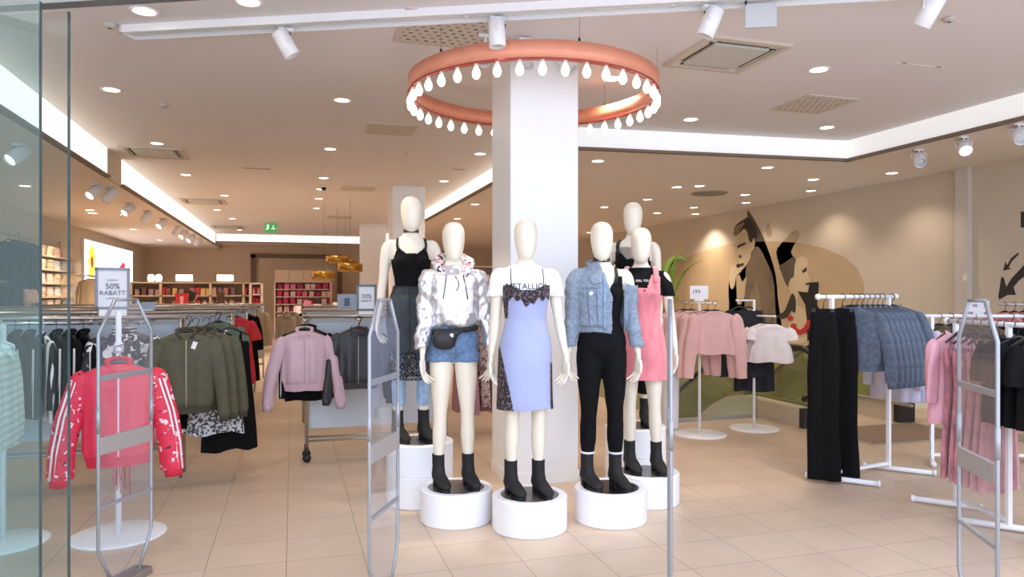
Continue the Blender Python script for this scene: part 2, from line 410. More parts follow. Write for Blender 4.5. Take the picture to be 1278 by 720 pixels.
# ------------------------------------------------------------------ ceiling fittings
def lamp(kind, loc, energy, rgb, size=1.9, blend=.6, aim=None, rad=.05):
    l = bpy.data.lights.new(kind, 'SPOT'); l.energy = energy; l.color = lin(rgb)[:3]; l.spot_size = size; l.spot_blend = blend; l.shadow_soft_size = rad
    o = bpy.data.objects.new(kind, l); COL.objects.link(o); o.location = loc
    if aim is not None:
        o.rotation_euler = (Vector(aim)-Vector(loc)).to_track_quat('-Z', 'Y').to_euler()
    return o
dl0 = thing('ceiling_downlight', 'x', 'downlight')
m = MB(); m.lathe([(.078,-.004),(.098,-.008),(.102,-.002),(.102,.004),(.078,.004)], n=28, close=True); m.build('trim_ring', white_metal, dl0)
m = MB(); m.lathe([(.0001,-.002),(.078,-.002),(.078,.002),(.0001,.002)], n=24, close=False); m.build('diffuser', lamp_m, dl0)
DL = [ # px, py, z, phrase
 (180,14,HC,'recessed downlight in the tray, nearest the glass end of the track trough'),
 (310,2,HC,'recessed downlight directly above the middle of the long track trough'),
 (139,112,HC,'recessed downlight high in the tray beside the glazing, before the cassette air conditioner'),
 (427,125,HC,'recessed downlight between track trough and small perforated vent'),
 (196,179,HC,'recessed downlight just in front of the cassette unit by the lit cove'),
 (232,218,HC,'recessed downlight just behind the cassette unit by the lit cove'),
 (412,186,HC,'recessed downlight between perforated vent and small camera dome, larger of that pair'),
 (404,222,HC,'recessed downlight closest in front of the small black camera dome'),
 (400,236,HC,'recessed downlight close behind the small black camera dome'),
 (280,244,HC,'recessed downlight between the two farther dark slot vents, aisle side'),
 (271,262,HC,'recessed downlight behind the first dark slot vent'),
 (290,273,HC,'recessed downlight in front of the far dark slot vent'),
 (299,287,HC,'recessed downlight last along the lit cove before the back tray'),
 (398,248,HC,'recessed downlight third behind the camera dome over the aisle'),
 (395,260,HC,'recessed downlight fourth behind the camera dome over the aisle'),
 (764,98,HC,'recessed downlight framed inside the copper ring of bulbs'),
 (599,192,HC,'recessed downlight beside the white column, before the diagonal cove'),
 (554,226,HC,'recessed downlight close to the second column and the diagonal cove'),
 (1022,87,HC,'recessed downlight between square cassette unit and square perforated vent'),
 (862,149,HC,'recessed downlight above the frontal cove, closer to the column'),
 (1032,159,HC,'recessed downlight above the cove corner'),
 (746,201,HSR,'soffit downlight just below the cove beside the white column'),
 (958,209,HSR,'soffit downlight below the frontal cove, before the cove corner'),
 (1015,224,HSR,'soffit downlight below the cove corner, larger of a close pair'),
 (1012,238,HSR,'soffit downlight below the cove corner, smaller of a close pair at the wall'),
 (1113,216,HSR,'soffit downlight beyond the cove corner, beside the bare beige wall'),
 (873,232,HSR,'soffit downlight nearest in front of the dark round diffuser'),
 (930,243,HSR,'soffit downlight above the painted man, larger of a close pair'),
 (931,253,HSR,'soffit downlight above the painted man, smaller of a close pair'),
 (866,259,HSR,'soffit downlight behind the dark round diffuser, first of a pair'),
 (868,267,HSR,'soffit downlight behind the dark round diffuser, second of a pair'),
 (808,249,HSR,'soffit downlight above the tallest mannequin beside the denim jacket one'),
 (820,266,HSR,'soffit downlight far back over the green plant'),
 (571,273,HSR,'soffit downlight under the diagonal cove, above the silver hoodie mannequin'),
 (593,255,HSR,'soffit downlight under the diagonal cove, touching the column edge'),
 (155,268,HSL,'soffit downlight above the illuminated wall poster'),
 (112,262,HSL,'soffit downlight by the glass, behind the track spotlights'),
]
for i, (px, py, z, lab) in enumerate(DL):
    p = onZ(px, py, z)
    o = dl0 if i == 0 else dup(dl0, p, 0)
    o.location = p; o['label'] = lab; o['group'] = 'round ceiling downlights'
    far = p.y > 14
    lamp('downlight_beam', (p.x, p.y, p.z-.02), (34 if z == HC else 36)*(3.4 if far else 1.0), (255,234,212), 2.1, .7)
# extra soffit downlights, added to fill the deep interior with light
for i, (x, y) in enumerate(((-4.0, 9.5), (-4.0, 13), (-4.0, 17), (-4.0, 21), (-4,25), (6.3, 11), (6.3,14), (6.3,18), (8.5,20), (5.0,22), (5,26))):
    z = HSL if x < 0 else HSR
    dup(dl0, (x, y, z), 0, 'soffit downlight out over the %s rows, %s from the entrance' % ('wall shelf' if x < 0 else 'stairwell side', ORD[i]), 'round ceiling downlights')
    lamp('downlight_beam', (x, y, z-.02), 140 if y > 13 else 95, (255,230,204), 2.2, .7)
# track trough parallel to the storefront
ta = onZ(158, 41, HC-.03); tb = ta + SD*6.6; tcn = (ta+tb)/2
tr = thing('track_light_trough', 'long white track trough crossing the ceiling in front of the copper ring', 'light track', (tcn.x, tcn.y, HC), SA)
m = MB(); m.box((0, .085, -.03), (6.6, .02, .06)); m.box((0, -.085, -.03), (6.6, .02, .06)); m.box((-3.29, 0, -.03), (.02, .19, .06)); m.box((3.29, 0, -.03), (.02, .19, .06)); m.build('housing', white_metal, tr)
m = MB(); m.box((0, 0, -.012), (6.56, .15, .02)); m.build('inner_panel', mat('trough_inner', (205,214,220), .5), tr)
m = MB(); m.box((0, 0, -.03), (6.56, .035, .03)); m.build('rail', mat('trough_rail', (225,230,234), .4), tr)
for k, x in enumerate((-2.0, -.55, .95, 2.3)):
    m = MB(); m.tube([(x, 0, -.02), (x, 0, -.052)], .02, 10); m.build('connector', white_metal, tr)
def spot(loc, aim, label, zc, energy=0, rgb=(255,240,220), on=True, size=1.0, group='white track spotlights', drop=.10, rad=.048, ln=.15, sa=.75):
    """cylinder head on a swivel under a ceiling or track"""
    p = Vector(loc); t = thing('track_spotlight', label, 'spotlight', p, 0, group)
    d = (Vector(aim)-(p+Vector((0,0,-drop)))).normalized(); q = d.to_track_quat('Z', 'Y').to_matrix()
    c = Vector((0,0,-drop))
    m = MB(); m.box((0,0,-.012), (.11,.035,.024)); m.tube([(0,0,-.02),(0,0,-drop*.55)], .010*size, 8); m.build('mount', white_metal, t)
    r = rad*size; l = ln*size
    s_ = q@Vector((1,0,0))
    m = MB(); 
    for sg in (-1,1): m.tube([c+s_*sg*(r+.012)+Vector((0,0,drop*.5)), c+s_*sg*(r+.012)], .006, 6)
    m.tube([c-s_*(r+.012)+Vector((0,0,drop*.5)), c+s_*(r+.012)+Vector((0,0,drop*.5))], .006, 6); m.build('yoke', white_metal, t)
    m = MB(); m.lathe([(.6*r,-l*.55),(r,-l*.5),(r,l*.5),(r*.9,l*.52),(r*.88,l*.36),(.0001,l*.36)], c, 20, M=q); m.build('head', white_metal, t)
    m = MB(); m.lathe([(.0001,l*.40),(r*.84,l*.40),(r*.84,l*.37),(.0001,l*.37)], c, 18, M=q); m.build('lens', lamp_m if on else mat('lens_off', (215,220,225), .2), t)
    m = MB(); m.box(c+q@Vector((0,r,-l*.25)), (.045*size,.008,.012), rot=q); m.build('vent_slot', dark_plastic, t)
    if energy: lamp('spotlight_beam', p+c+d*(l*.56), energy, rgb, sa, .5, aim)
    return t
def along(px):
    # point under the trough seen at photo column px
    best = min((abs((CX+FPX*((ta+SD*s).x*CS-(ta+SD*s).y*SN)/((ta+SD*s).x*SN+(ta+SD*s).y*CS))-px), s) for s in np.linspace(0, 6.5, 400))
    return ta+SD*best[1]
for px, lab, aim, en in ((357,'white spotlight hanging from the trough, first from its glass end', (1.4,6.0,1.0), 80),
                         (620,'white spotlight hanging from the trough right in front of the column ring', (1.55,5.1,1.2), 70),
                         (886,'white spotlight hanging from the trough beside the small grey square plate', (2.0,5.1,1.1), 80),
                         (1160,'white spotlight hanging from the trough, last one toward the mural wall', (3.6,5.6,.8), 90)):
    p = along(px); spot((p.x, p.y, HC-.061), aim, lab, HC, en, (255,238,218), px > 9999, 1.2, drop=.12, rad=.052, ln=.165)
p = along(950); t = thing('ceiling_sensor_panel', 'small grey square plate hanging at the trough beside a white spotlight', 'sensor panel', (p.x, p.y, HC-.06), SA)
m = MB(); m.rbox((0,0,-.09), (.22,.03,.17), .012); m.build('plate', mat('plate_grey', (196,198,200), .5), t)
m = MB(); m.box((-.1,0,-.0), (.012,.03,.03)); m.build('clip', dark_plastic, t)
# spotlights under the soffits
LS = [(22,188,1),(118,238,1),(137,243,0),(160,262,1),(183,272,0),(202,281,1),(221,289,0),(229,293,1),(238,296,1),(247,300,0)]
for i, (px, py, on) in enumerate(LS):
    p = onZ(px, py-9, HSL); p.x = min(max(p.x, -3.6), -2.75)
    p = onX(px, py-9, p.x); p.z = HSL
    spot(p, (p.x-1.6, p.y-(2.2 if on else .2), 1.0), 'grey-white spotlight under the window-side soffit, %s in the row from the glass' % ORD[i], HSL, 75 if on else 0, (255,224,190), bool(on), 1.65, 'soffit spotlights above the wall shelves', drop=.13)
for px, py, on, lab in ((1147,186,0,'dim white spotlight under the mural-side soffit, closest to the cove corner'), (1203,170,1,'lit white spotlight under the mural-side soffit between two unlit ones'), (1272,154,0,'white spotlight under the mural-side soffit, cut by the photo edge')):
    p = onZ(px, py, HSR); spot(p, (p.x-1.6, p.y-2.2, 1.2), lab, HSR, 45 if on else 0, (255,236,214), bool(on), 1.5, 'soffit spotlights by the mural wall', drop=.12)
for px, py, k in ((285,318,0),(296,318,1)):
    p = onZ(px, py-4, HSR); spot(p, (p.x+(-1 if k == 0 else 1)*1.0, p.y-.8, 1.5), 'small far spotlight over the cosmetics shelf, %s of a splayed pair' % ORD[k], HSR, 0, on=True, size=1.2, group='far splayed spotlight pair')
# spotlights clamped to the column top, behind the hoop
for k, (px, lab) in enumerate(((605,'spotlight clamped at the column top, on its glass-facing corner'), (655,'spotlight clamped at the column top, centre of the front face'), (706,'spotlight clamped at the column top, on its mural-facing corner'))):
    p = onY(px, 66, 5.62); spot((p.x, 5.6, HC-.02), (p.x+(k-1)*1.2, 3.5, .6), lab, HC, 0, on=False, size=1.2, group='column-top spotlights', drop=.17)
# cassettes and vents
vent_m = mat('vent_beige', (206,196,182), .6)
dark_slot = mat('vent_dark', (70,60,54), .8)
def cassette(px, py, z, s, lab, cold=(200,202,192)):
    p = onZ(px, py, z); t = thing('ceiling_air_conditioner', lab, 'air conditioner', p, 0, 'ceiling cassettes')
    m = MB(); h = s/2
    for (cx, cy, dx, dy) in ((0,h-.03,s,.06),(0,-h+.03,s,.06),(h-.03,0,.06,s-.12),(-h+.03,0,.06,s-.12)): m.box((cx,cy,-.012), (dx,dy,.024))
    m.build('frame', vent_m, t)
    m = MB(); m.rbox((0,0,-.016), (s*.66,s*.66,.022), .02); m.build('grille_panel', mat('cassette_grille', cold, .7, bump=.3, bscale=250), t)
    m = MB()
    for k in range(4):
        M = Matrix.Rotation(k*PI/2, 3, 'Z'); c = M@Vector((0, s*.385, -.004)); m.box(c, (s*.62, .06, .012), k*PI/2)
    m.build('air_slot', dark_slot, t)
    m = MB()
    for k in range(4):
        M = Matrix.Rotation(k*PI/2, 3, 'Z'); c = M@Vector((0, s*.40, -.012)); m.box(c, (s*.6, .022, .008), k*PI/2)
    m.build('louvre', vent_m, t)
cassette(905, 68, HC, .80, 'square cassette air conditioner beside the copper ring')
cassette(194, 190, HC, .84, 'square cassette air conditioner in the tray near the lit cove, first from the glass')
cassette(254, 251, HC, .95, 'square cassette unit second along the lit cove')
cassette(284, 283, HC, .95, 'square cassette unit third and farthest along the lit cove')
def perf_mat(n):
    m = bpy.data.materials.new('perforated_sheet'); m.use_nodes = True; nt = m.node_tree; b = nt.nodes['Principled BSDF']
    tc = nt.nodes.new('ShaderNodeTexCoord'); br = nt.nodes.new('ShaderNodeTexBrick'); br.offset = .5
    br.inputs['Scale'].default_value = 1; br.inputs['Brick Width'].default_value = 1/n; br.inputs['Row Height'].default_value = 1/n; br.inputs['Mortar Size'].default_value = .022; br.inputs['Mortar Smooth'].default_value = .1
    br.inputs['Color1'].default_value = lin((120,104,92)); br.inputs['Color2'].default_value = lin((176,160,146)); br.inputs['Mortar'].default_value = lin((212,202,190))
    nt.links.new(tc.outputs['Object'], br.inputs['Vector']); nt.links.new(br.outputs['Color'], b.inputs['Base Color']); b.inputs['Roughness'].default_value = .7
    return m
def perf(px, py, z, s, lab, n=9):
    p = onZ(px, py, z); t = thing('ceiling_vent', lab, 'vent', p, 0, 'perforated square ceiling vents')
    m = MB(); m.box((0,0,-.006), (s,s,.012)); m.build('plate', vent_m, t)
    m = MB(); m.box((0,0,-.009), (s*.88,s*.88,.012)); m.build('perforation', perf_mat(n/s), t)
perf(556, 37, HC, .74, 'large perforated square vent between the trough and the copper ring', 10)
perf(488, 161, HC, .62, 'perforated square vent over the aisle in the middle of the tray')
perf(1016, 130, HC, .66, 'perforated square vent over the clothes rails, before the frontal cove')
perf(447, 235, HC, .66, 'perforated square vent far down the aisle beside the second column')
perf(423, 271, HC, .66, 'perforated square vent farthest down the aisle')
p = onZ(885, 241, HSR); t = thing('ceiling_diffuser', 'dark round air diffuser in the soffit above the mural', 'vent', p)
m = MB(); m.lathe([(.0001,-.02),(.10,-.02),(.13,-.008),(.2,-.022),(.24,-.008),(.3,-.02),(.33,-.002),(.33,.002)], n=28); m.build('cone', mat('diffuser_taupe', (150,138,124), .7), t)
for px, py, lab in ((320,210,'thin slot diffuser over the aisle between the cassette and the perforated vents'),(572,211,'short slot diffuser close to the white column')):
    p = onZ(px, py, HC); t = thing('slot_diffuser', lab, 'vent', p); L = .45 if px < 400 else .22
    m = MB(); m.box((0,.03,-.005), (L,.012,.01)); m.box((0,-.03,-.005), (L,.012,.01)); m.build('frame', vent_m, t)
    m = MB(); m.box((0,0,-.004), (L,.045,.006)); m.build('slot', dark_slot, t)
for px, py, lab in ((487,195,'flush white access hatch over the aisle beyond the perforated vent'),(1117,93,'flush white access hatch over the rails, beyond the square cassette')):
    p = onZ(px, py, HC); t = thing('ceiling_hatch', lab, 'hatch', p, 0, 'ceiling access hatches')
    m = MB(); m.box((0,0,-.0015), (.6,.6,.003)); m.build('lid', ceil_m, t)
    m = MB(); m.box((-.2,-.31,-.004), (.05,.01,.006)); m.box((.2,-.31,-.004), (.05,.01,.006)); m.build('catch', lip_m, t)
p = onZ(404, 232, HC); t = thing('ceiling_camera', 'small black security camera dome hanging over the aisle', 'camera', p)
m = MB(); m.lathe([(.07,0),(.07,-.03),(.05,-.035)], n=18); m.build('base', white_metal, t)
m = MB(); m.lathe([(.055,-.03),(.052,-.06),(.03,-.085),(.0001,-.09)], n=18); m.build('dome', mat('dome_black', (15,15,17), .1), t)
for px, py, lab in ((205,130,'white smoke detector near the glass, before the first cassette unit'),(1185,22,'white smoke detector near the last trough spotlight'),(137,30,'white smoke detector beside the trough end')):
    p = onZ(px, py, HC); t = thing('smoke_detector', lab, 'smoke detector', p, 0, 'ceiling smoke detectors')
    m = MB(); m.lathe([(.05,0),(.05,-.012),(.036,-.03),(.0001,-.034)], n=18); m.build('body', mat('detector', (196,188,182), .6), t)
    m = MB(); m.lathe([(.012,-.031),(.010,-.038),(.0001,-.039)], n=10); m.build('sensor', dark_plastic, t)
# exit sign
p = onZ(338, 277, HC); t = thing('exit_sign', 'green illuminated exit sign hanging over the far aisle', 'sign', (p.x, p.y, HC), TH*-1+.28)
m = MB(); m.tube([(-.12,0,0),(-.12,0,-.04)], .008, 6); m.tube([(.12,0,0),(.12,0,-.04)], .008, 6); m.build('bracket', chrome, t)
m = MB(); m.rbox((0,0,-.18), (.36,.04,.28), .01); m.build('panel', emit('exit_green', (70,150,84), .55), t)
m = MB(); m.box((-.08,-.022,-.16), (.05,.004,.10)); m.box((-.08,-.022,-.09), (.035,.004,.03)); m.box((.07,-.022,-.20), (.12,.004,.02)); m.box((.07,-.022,-.15),(.02,.004,.1)); m.box((-.12,-.022,-.22),(.05,.004,.02)); m.build('pictogram', emit('exit_white', (225,245,225), .8), t)
# ------------------------------------------------------------------ copper bulb ring
RC = Vector((2.06, 6.12, 3.345)); RR = 1.11
t = thing('bulb_ring_chandelier', 'round copper hoop of glowing bulbs hung around the white column', 'chandelier', (RC.x, RC.y, RC.z))
copper = mat('copper_paint', (238,158,128), .4, .1, var=.06, vscale=9)
m = MB(); m.lathe([(RR-.04,.0),(RR,.0),(RR,.14),(RR-.04,.14)], n=96, close=True); hoop = m.build('hoop', copper, t)
m = MB(); m.lathe([(RR-.045,-.006),(RR+.004,-.006),(RR+.004,.004),(RR-.045,.004)], n=96, close=True); m.build('bottom_channel', mat('copper_dark', (168,72,62), .4, .2), t)
NB = 40; bulb0 = None
for k in range(NB):
    a = 2*PI*(k+.35)/NB; x, y = (RR-.02)*math.cos(a), (RR-.02)*math.sin(a)
    if bulb0 is None:
        m = MB(); m.lathe([(.0001,-.124),(.016,-.120),(.028,-.103),(.033,-.082),(.028,-.060),(.017,-.037),(.014,-.028)], n=14); bulb0 = m.build('bulb', bulb_m, t)
        m = MB(); m.lathe([(.0001,-.034),(.015,-.034),(.016,-.006),(.0001,-.004)], n=12); sock = m.build('socket', mat('socket', (235,225,215), .5), bulb0)
        bulb0.location = (x, y, 0)
    else:
        b = bulb0.copy(); COL.objects.link(b); b.location = (x, y, 0)
        s2 = sock.copy(); COL.objects.link(s2); s2.parent = b
for k in range(6):
    a = 2*PI*(k+.5)/6; x, y = (RR-.02)*math.cos(a), (RR-.02)*math.sin(a)
    m = MB(); m.tube([(x,y,.13),(x,y,HC-RC.z)], .0014, 6); m.lathe([(.0001,.13),(.010,.13),(.010,.17),(.0001,.175)], (x,y,0), 8); m.build('suspension_wire', dark_plastic, t)
# ------------------------------------------------------------------ mannequins
TORSO = [(.905,0,.01,.05,.06),(.93,0,.012,.10,.09),(.965,0,.014,.150,.112),(1.00,0,.015,.166,.118),(1.06,0,.008,.160,.108),(1.12,0,0,.138,.093),
         (1.18,0,-.005,.118,.082),(1.24,0,-.006,.120,.085),(1.30,0,-.008,.132,.094),(1.36,0,-.012,.143,.104),(1.42,0,-.006,.149,.100),
         (1.47,0,.004,.156,.088),(1.51,0,.010,.158,.074),(1.540,0,.014,.132,.060),(1.562,0,.014,.088,.052),(1.60,0,.008,.056,.051),(1.66,0,-.002,.050,.052),(1.69,0,-.004,.045,.048)]
HEAD = [(1.600,0,-.030,.018,.022),(1.612,0,-.028,.038,.045),(1.64,0,-.020,.057,.068),(1.68,0,-.012,.069,.083),(1.73,0,-.004,.077,.094),(1.78,0,0,.080,.099),(1.82,0,.003,.076,.095),(1.855,0,.005,.060,.076),(1.873,0,.006,.038,.05),(1.88,0,.006,.010,.014)]
def arm(s, out=.0, fwd=0.0, bend=0.0):
    """shoulder to wrist sections; out: hand outwards, fwd: hand forwards (-y)"""
    Z = [1.545,1.525,1.49,1.44,1.36,1.28,1.21,1.17,1.12,1.06,1.01,.965,.945]
    X = [.150,.163,.176,.186,.193,.198,.204,.207,.211,.216,.222,.227,.229]
    r = [.024,.040,.047,.046,.042,.038,.035,.035,.035,.031,.027,.023,.021]
    o = []
    for z, x, q in zip(Z, X, r):
        u = max(0, (1.5-z)/.55); e = max(0, (1.17-z)/.22)
        o.append((z, s*(x+out*u), .012-fwd*u-bend*e, q, q*1.08))
    return o
def leg(s, st, kn=0.0, top=.085):
    """hip to ankle sections; st: ankle x, kn: knee forward"""
    Z = [1.00,.95,.88,.80,.72,.64,.58,.54,.49,.43,.37,.30,.23,.17,.12,.09]
    rx = [.075,.084,.083,.077,.070,.061,.053,.050,.047,.049,.050,.045,.037,.031,.031,.034]
    ry = [.085,.098,.094,.087,.079,.069,.060,.056,.053,.057,.059,.052,.042,.036,.036,.046]
    cy = [.012,.012,.008,.002,-.004,-.008,-.010,-.010,-.004,.006,.012,.014,.012,.010,.008,.004]
    o = []
    for z, a, b, c in zip(Z, rx, ry, cy):
        u = (1.0-z)/.91; k = max(0, 1-abs(z-.54)/.45)
        o.append((z, s*(top+(st-top)*u), c-kn*k, a, b))
    return o
def tube_loft(pts, r, n=12, flat=None):
    m = MB(); m.tube(pts, r, n, flat=flat); return m.v, m.f
def bust(): 
    out = []
    for s in (-1, 1):
        m = MB(); m.lathe([(.0001,-.058),(.028,-.051),(.046,-.034),(.055,-.012),(.056,.01),(.045,.036),(.026,.052),(.0001,.06)], (s*.070,-.070,1.368), 18); out.append((m.v, m.f))
    return out
def hand_mesh(s, wrist, yaw=.5, spread=0.0):
    """palm, four bent fingers of different lengths and a thumb off the side of the palm"""
    L = [ringloft([(.035,0,0,.019,.021),(.0,0,0,.017,.022),(-.03,s*-.003,0,.016,.031),(-.065,s*-.005,0,.015,.039),(-.092,s*-.007,0,.0125,.038),(-.102,s*-.008,0,.009,.034)], 16, 3)]
    for k, (y, ln) in enumerate(((-.030,.070),(-.0105,.080),(.009,.074),(.0275,.058))):
        fy = y*(1+spread)
        c = .006+.004*k
        pts = [(s*-.005,y,-.080),(s*-.008,fy,-.100),(s*-(.010+c),fy*1.05,-.100-ln*.42),(s*-(.016+c*2.2),fy*1.07,-.100-ln*.75),(s*-(.024+c*3),fy*1.07,-.100-ln*.97)]
        L.append(tube_loft(pts, [.009,.0092,.0085,.0075,.0055], 10))
    L.append(tube_loft([(0,-.022,-.022),(s*-.006,-.042,-.048),(s*-.012,-.054,-.076),(s*-.016,-.056,-.098),(s*-.018,-.054,-.112)], [.014,.0125,.0105,.0095,.007], 10))
    V, F = fuse(L, .0036, 3)
    M = np.array(Matrix.Rotation(s*yaw, 3, 'Z'))
    return V@M.T + np.array(wrist), F
def make_body(name, parent, skin, arms, legs, head_yaw=0):
    A = [arm(-1, *arms[0]), arm(1, *arms[1])]; Lg = [leg(-1, *legs[0]), leg(1, *legs[1])]
    lofts = [ringloft(TORSO, 40)]+bust()+[ringloft(HEAD, 32)]+[ringloft(a, 20) for a in A]+[ringloft(l, 24) for l in Lg]
    V, F = fuse(lofts, .0085, 7)
    Vs, Fs = [V], [F]; n = len(V)
    for s, a in zip((-1, 1), A):
        z, cx, cy, _, _ = a[-1]; hv, hf = hand_mesh(s, (cx, cy, z-.02), .4)
        Vs.append(hv); Fs.append(hf+n); n += len(hv)
    o = npmesh(name, np.concatenate(Vs), np.concatenate(Fs), skin, parent)
    return o, A, Lg
def boot(parent, lg, yaw, m, sole):
    z, ax, ay, _, _ = lg[-2]
    sh = [(.235,0,.008,.045,.055),(.20,0,.010,.042,.052),(.15,0,.008,.043,.056),(.11,0,.004,.046,.066),(.07,0,.002,.044,.068),(.055,0,.0,.040,.062)]
    L = [ringloft(sh, 24, 3)]
    # foot: sections along the toe direction
    sec = [(.060,.085,.034,.046),(.03,.085,.042,.055),(-.03,.078,.044,.050),(-.08,.060,.046,.040),(-.12,.048,.047,.031),(-.155,.042,.042,.025),(-.18,.038,.028,.018),(-.19,.036,.010,.008)]
    vs = []; n = 20; fs = []
    for (y, zc, rx, rz) in sec:
        for j in range(n):
            w = 2*PI*j/n; vs.append((rx*math.cos(w), y, zc+rz*math.sin(w)))
    for i in range(len(sec)-1):
        for j in range(n): fs.append((i*n+j, (i+1)*n+j, (i+1)*n+(j+1)%n, i*n+(j+1)%n))
    fs.append(tuple(range(n))); fs.append(tuple((len(sec)-1)*n+j for j in range(n-1,-1,-1)))
    L.append((vs, fs))
    V, F = fuse(L, .006, 4); V = wrinkle(V, F, .0012, 3, 70)
    o = npmesh('ankle_boot', V, F, m, parent); o.location = (ax, ay, 0); o.rotation_euler = (0,0,yaw)
    mb = MB(); poly = [(.030*math.cos(a), .032+.030*math.sin(a)) for a in np.linspace(0, PI, 9)]+[(-.032,.0),(.032,.0)]
    mb.prism([(x,y+.005) for x, y in poly], .0, .062); npoly = [(.044*math.cos(a)*(1 if True else 1), -.10+.085*math.sin(a)) for a in np.linspace(0, 2*PI, 24, endpoint=False)]
    mb.prism(npoly, .0, .022); mb.build('heel', sole, o)
    return o
def pick(Vf, pred, name, m, parent, solid=True):
    V, F = keep(Vf[0], Vf[1], pred); return npmesh(name, V, F, m, parent)
def bvh(V, F): return BVHTree.FromPolygons([Vector(v) for v in V], [tuple(int(i) for i in f) for f in F])
def sub_rings(rings, z0, z1, g=0.0):
    """the part of a section list between two heights, ends interpolated, grown by g"""
    A = sorted(rings, key=lambda r: r[0]); zs = [r[0] for r in A]; out = []
    def at(z): return tuple([z]+[float(np.interp(z, zs, [r[i] for r in A])) for i in range(1, 5)])
    pts = [z0]+[z for z in zs if z0+.01 < z < z1-.01]+[z1]
    return [(r[0], r[1], r[2], r[3]+g, r[4]+g) for r in map(at, pts)]
def front_y(V, x, z, rad=.03):
    d = (V[:,0]-x)**2+(V[:,2]-z)**2; q = V[d < rad*rad]
    return q[:,1].min() if len(q) else -.1
def strap(parent, name, pts, r, m, flat=.35, n=8):
    mb = MB(); mb.tube(pts, r, n, flat=flat); return mb.build(name, m, parent)
boot_m = mat('boot_suede', (24,23,24), .75, bump=.1, bscale=200)
sole_m = mat('boot_sole', (12,12,13), .6)
disc_m = mat('pedestal_disc', (104,96,92), .28, .3)
disc_dark = mat('pedestal_disc_dark', (40,36,36), .25, .2)
ped_white = mat('pedestal_white', (240,240,242), .4)
def pedestal(x, y, z0, label, h=.23, r=.255, disc=disc_m):
    t = thing('display_pedestal', label, 'pedestal', (x, y, z0), 0, 'round white display pedestals')
    m = MB(); m.lathe([(r-.006,0),(r,.006),(r,h-.008),(r-.008,h),(r-.055,h),(r-.058,h-.012),(.0001,h-.012)], n=64, smooth=False); m.build('drum', ped_white, t)
    m = MB(); m.lathe([(.0001,h-.0115),(r-.060,h-.0115),(r-.060,h-.004),(.0001,h-.004)], n=48, smooth=False); m.build('top_disc', disc, t)
    return t
def stand_at(px, d):
    p = onD(px, 400, d); return p.x, p.y
SKIN = cream
def mannequin(label, px, d, z0, yaw, arms, legs, boots=(.35,.35), scale=1.0, cat='mannequin'):
    x, y = stand_at(px, d)
    t = thing('mannequin', label, cat, (x, y, z0), -math.atan2(x, y)+yaw, 'mannequins grouped around the white column')
    t.scale = (scale,)*3
    body, A, Lg = make_body('body', t, SKIN, arms, legs)
    for l, b in zip(Lg, boots): boot(t, l, b, boot_m, sole_m)
    return t, A, Lg
tee_white = mat('tee_white', (240,240,244), .8, bump=.05, bscale=150)
denim = mat('denim_washed', (132,145,162), .85, var=.22, vscale=55, bump=.15, bscale=400)
denim_dark = mat('denim_blue', (98,124,158), .85, var=.24, vscale=45, bump=.15, bscale=400)
denim_pale = mat('denim_pale', (156,186,218), .85, var=.2, vscale=20)
seam_m = mat('denim_seam', (84,108,140), .85)
black_lace = lace('black_lace', (22,20,24), 85, .53, .07)
black_strap = mat('black_strap', (20,20,22), .6)
# --- pedestals (depth, column)
def xy(px, d): return stand_at(px, d)
H = .23
x, y = xy(661, 4.93); pedestal(x, y, 0, 'white drum pedestal under the mannequin in the lavender slip dress')
x, y = xy(569.5, 5.12); pedestal(x, y, 0, 'white drum pedestal under the mannequin in the silver hoodie')
x, y = xy(762, 5.12); pedestal(x, y, 0, 'white drum pedestal under the mannequin in the denim jacket', disc=disc_dark)
x, y = xy(806, 5.57); pedestal(x, y, 0, 'white drum pedestal under the mannequin in the pink velvet dress')
x, y = xy(524, 5.56); pedestal(x, y, 0, 'bottom white drum of the two stacked below the black tank top mannequin', h=.235); pedestal(x, y, .235, 'top white drum of the two stacked below the black tank top mannequin', h=.235)
x, y = xy(793, 6.14); pedestal(x, y, 0, 'bottom white drum of the two stacked behind the pink dress mannequin', h=.24); pedestal(x, y, .24, 'top white drum of the two stacked behind the pink dress mannequin', h=.24)
ZD = -.003
# --- M3: white tee under lavender slip dress
t, A, Lg = mannequin('mannequin in white band tee and lavender slip dress with black lace', 656, 4.93, H+ZD, .12, ((.005,.0,.0),(.045,.01,.02)), ((.098,),(.092,)), (.35,.30))
tee = fuse([ringloft(sub_rings(TORSO, 1.15, 1.568, .013), 40)]+[ringloft(sub_rings(a, 1.355, 1.545, .018), 20) for a in A]+bust()+[ringloft([(1.545,s*.12,.012,.06,.05),(1.46,s*.17,.012,.062,.07),(1.36,s*.202,.012,.062,.066),(1.352,s*.204,.012,.060,.064)], 20) for s in (-1,1)], .008, 6)
tv = wrinkle(*tee, .004, 5, 22, (1,1,.5))
npmesh('tee_shirt', tv, tee[1], tee_white, t)
sl = [(.575,0,.0,.196,.135),(.70,0,.0,.190,.136),(.85,0,.004,.184,.136),(.98,0,.012,.180,.135),(1.06,0,.006,.170,.124),(1.14,0,-.002,.150,.110),(1.20,0,-.006,.142,.104),(1.28,0,-.010,.150,.112),(1.36,0,-.016,.160,.128),(1.41,0,-.012,.166,.122),(1.45,0,-.004,.166,.112)]
SV, SF = fuse([ringloft(sl, 48)]+[(np.array(v)*[1.06,1.1,1]+[0,.0,-.004], f) for v, f in bust()], .008, 5)
SV = wrinkle(SV, SF, .007, 9, 14, (1,1,.18), lambda V: np.clip((1.25-V[:,2])/.4, .12, 1))
neck = lambda c: c[:,2] < 1.395 + .03*np.clip((np.abs(c[:,0])-.04)/.07, 0, 1) - np.where(c[:,1] > .02, .06, 0)
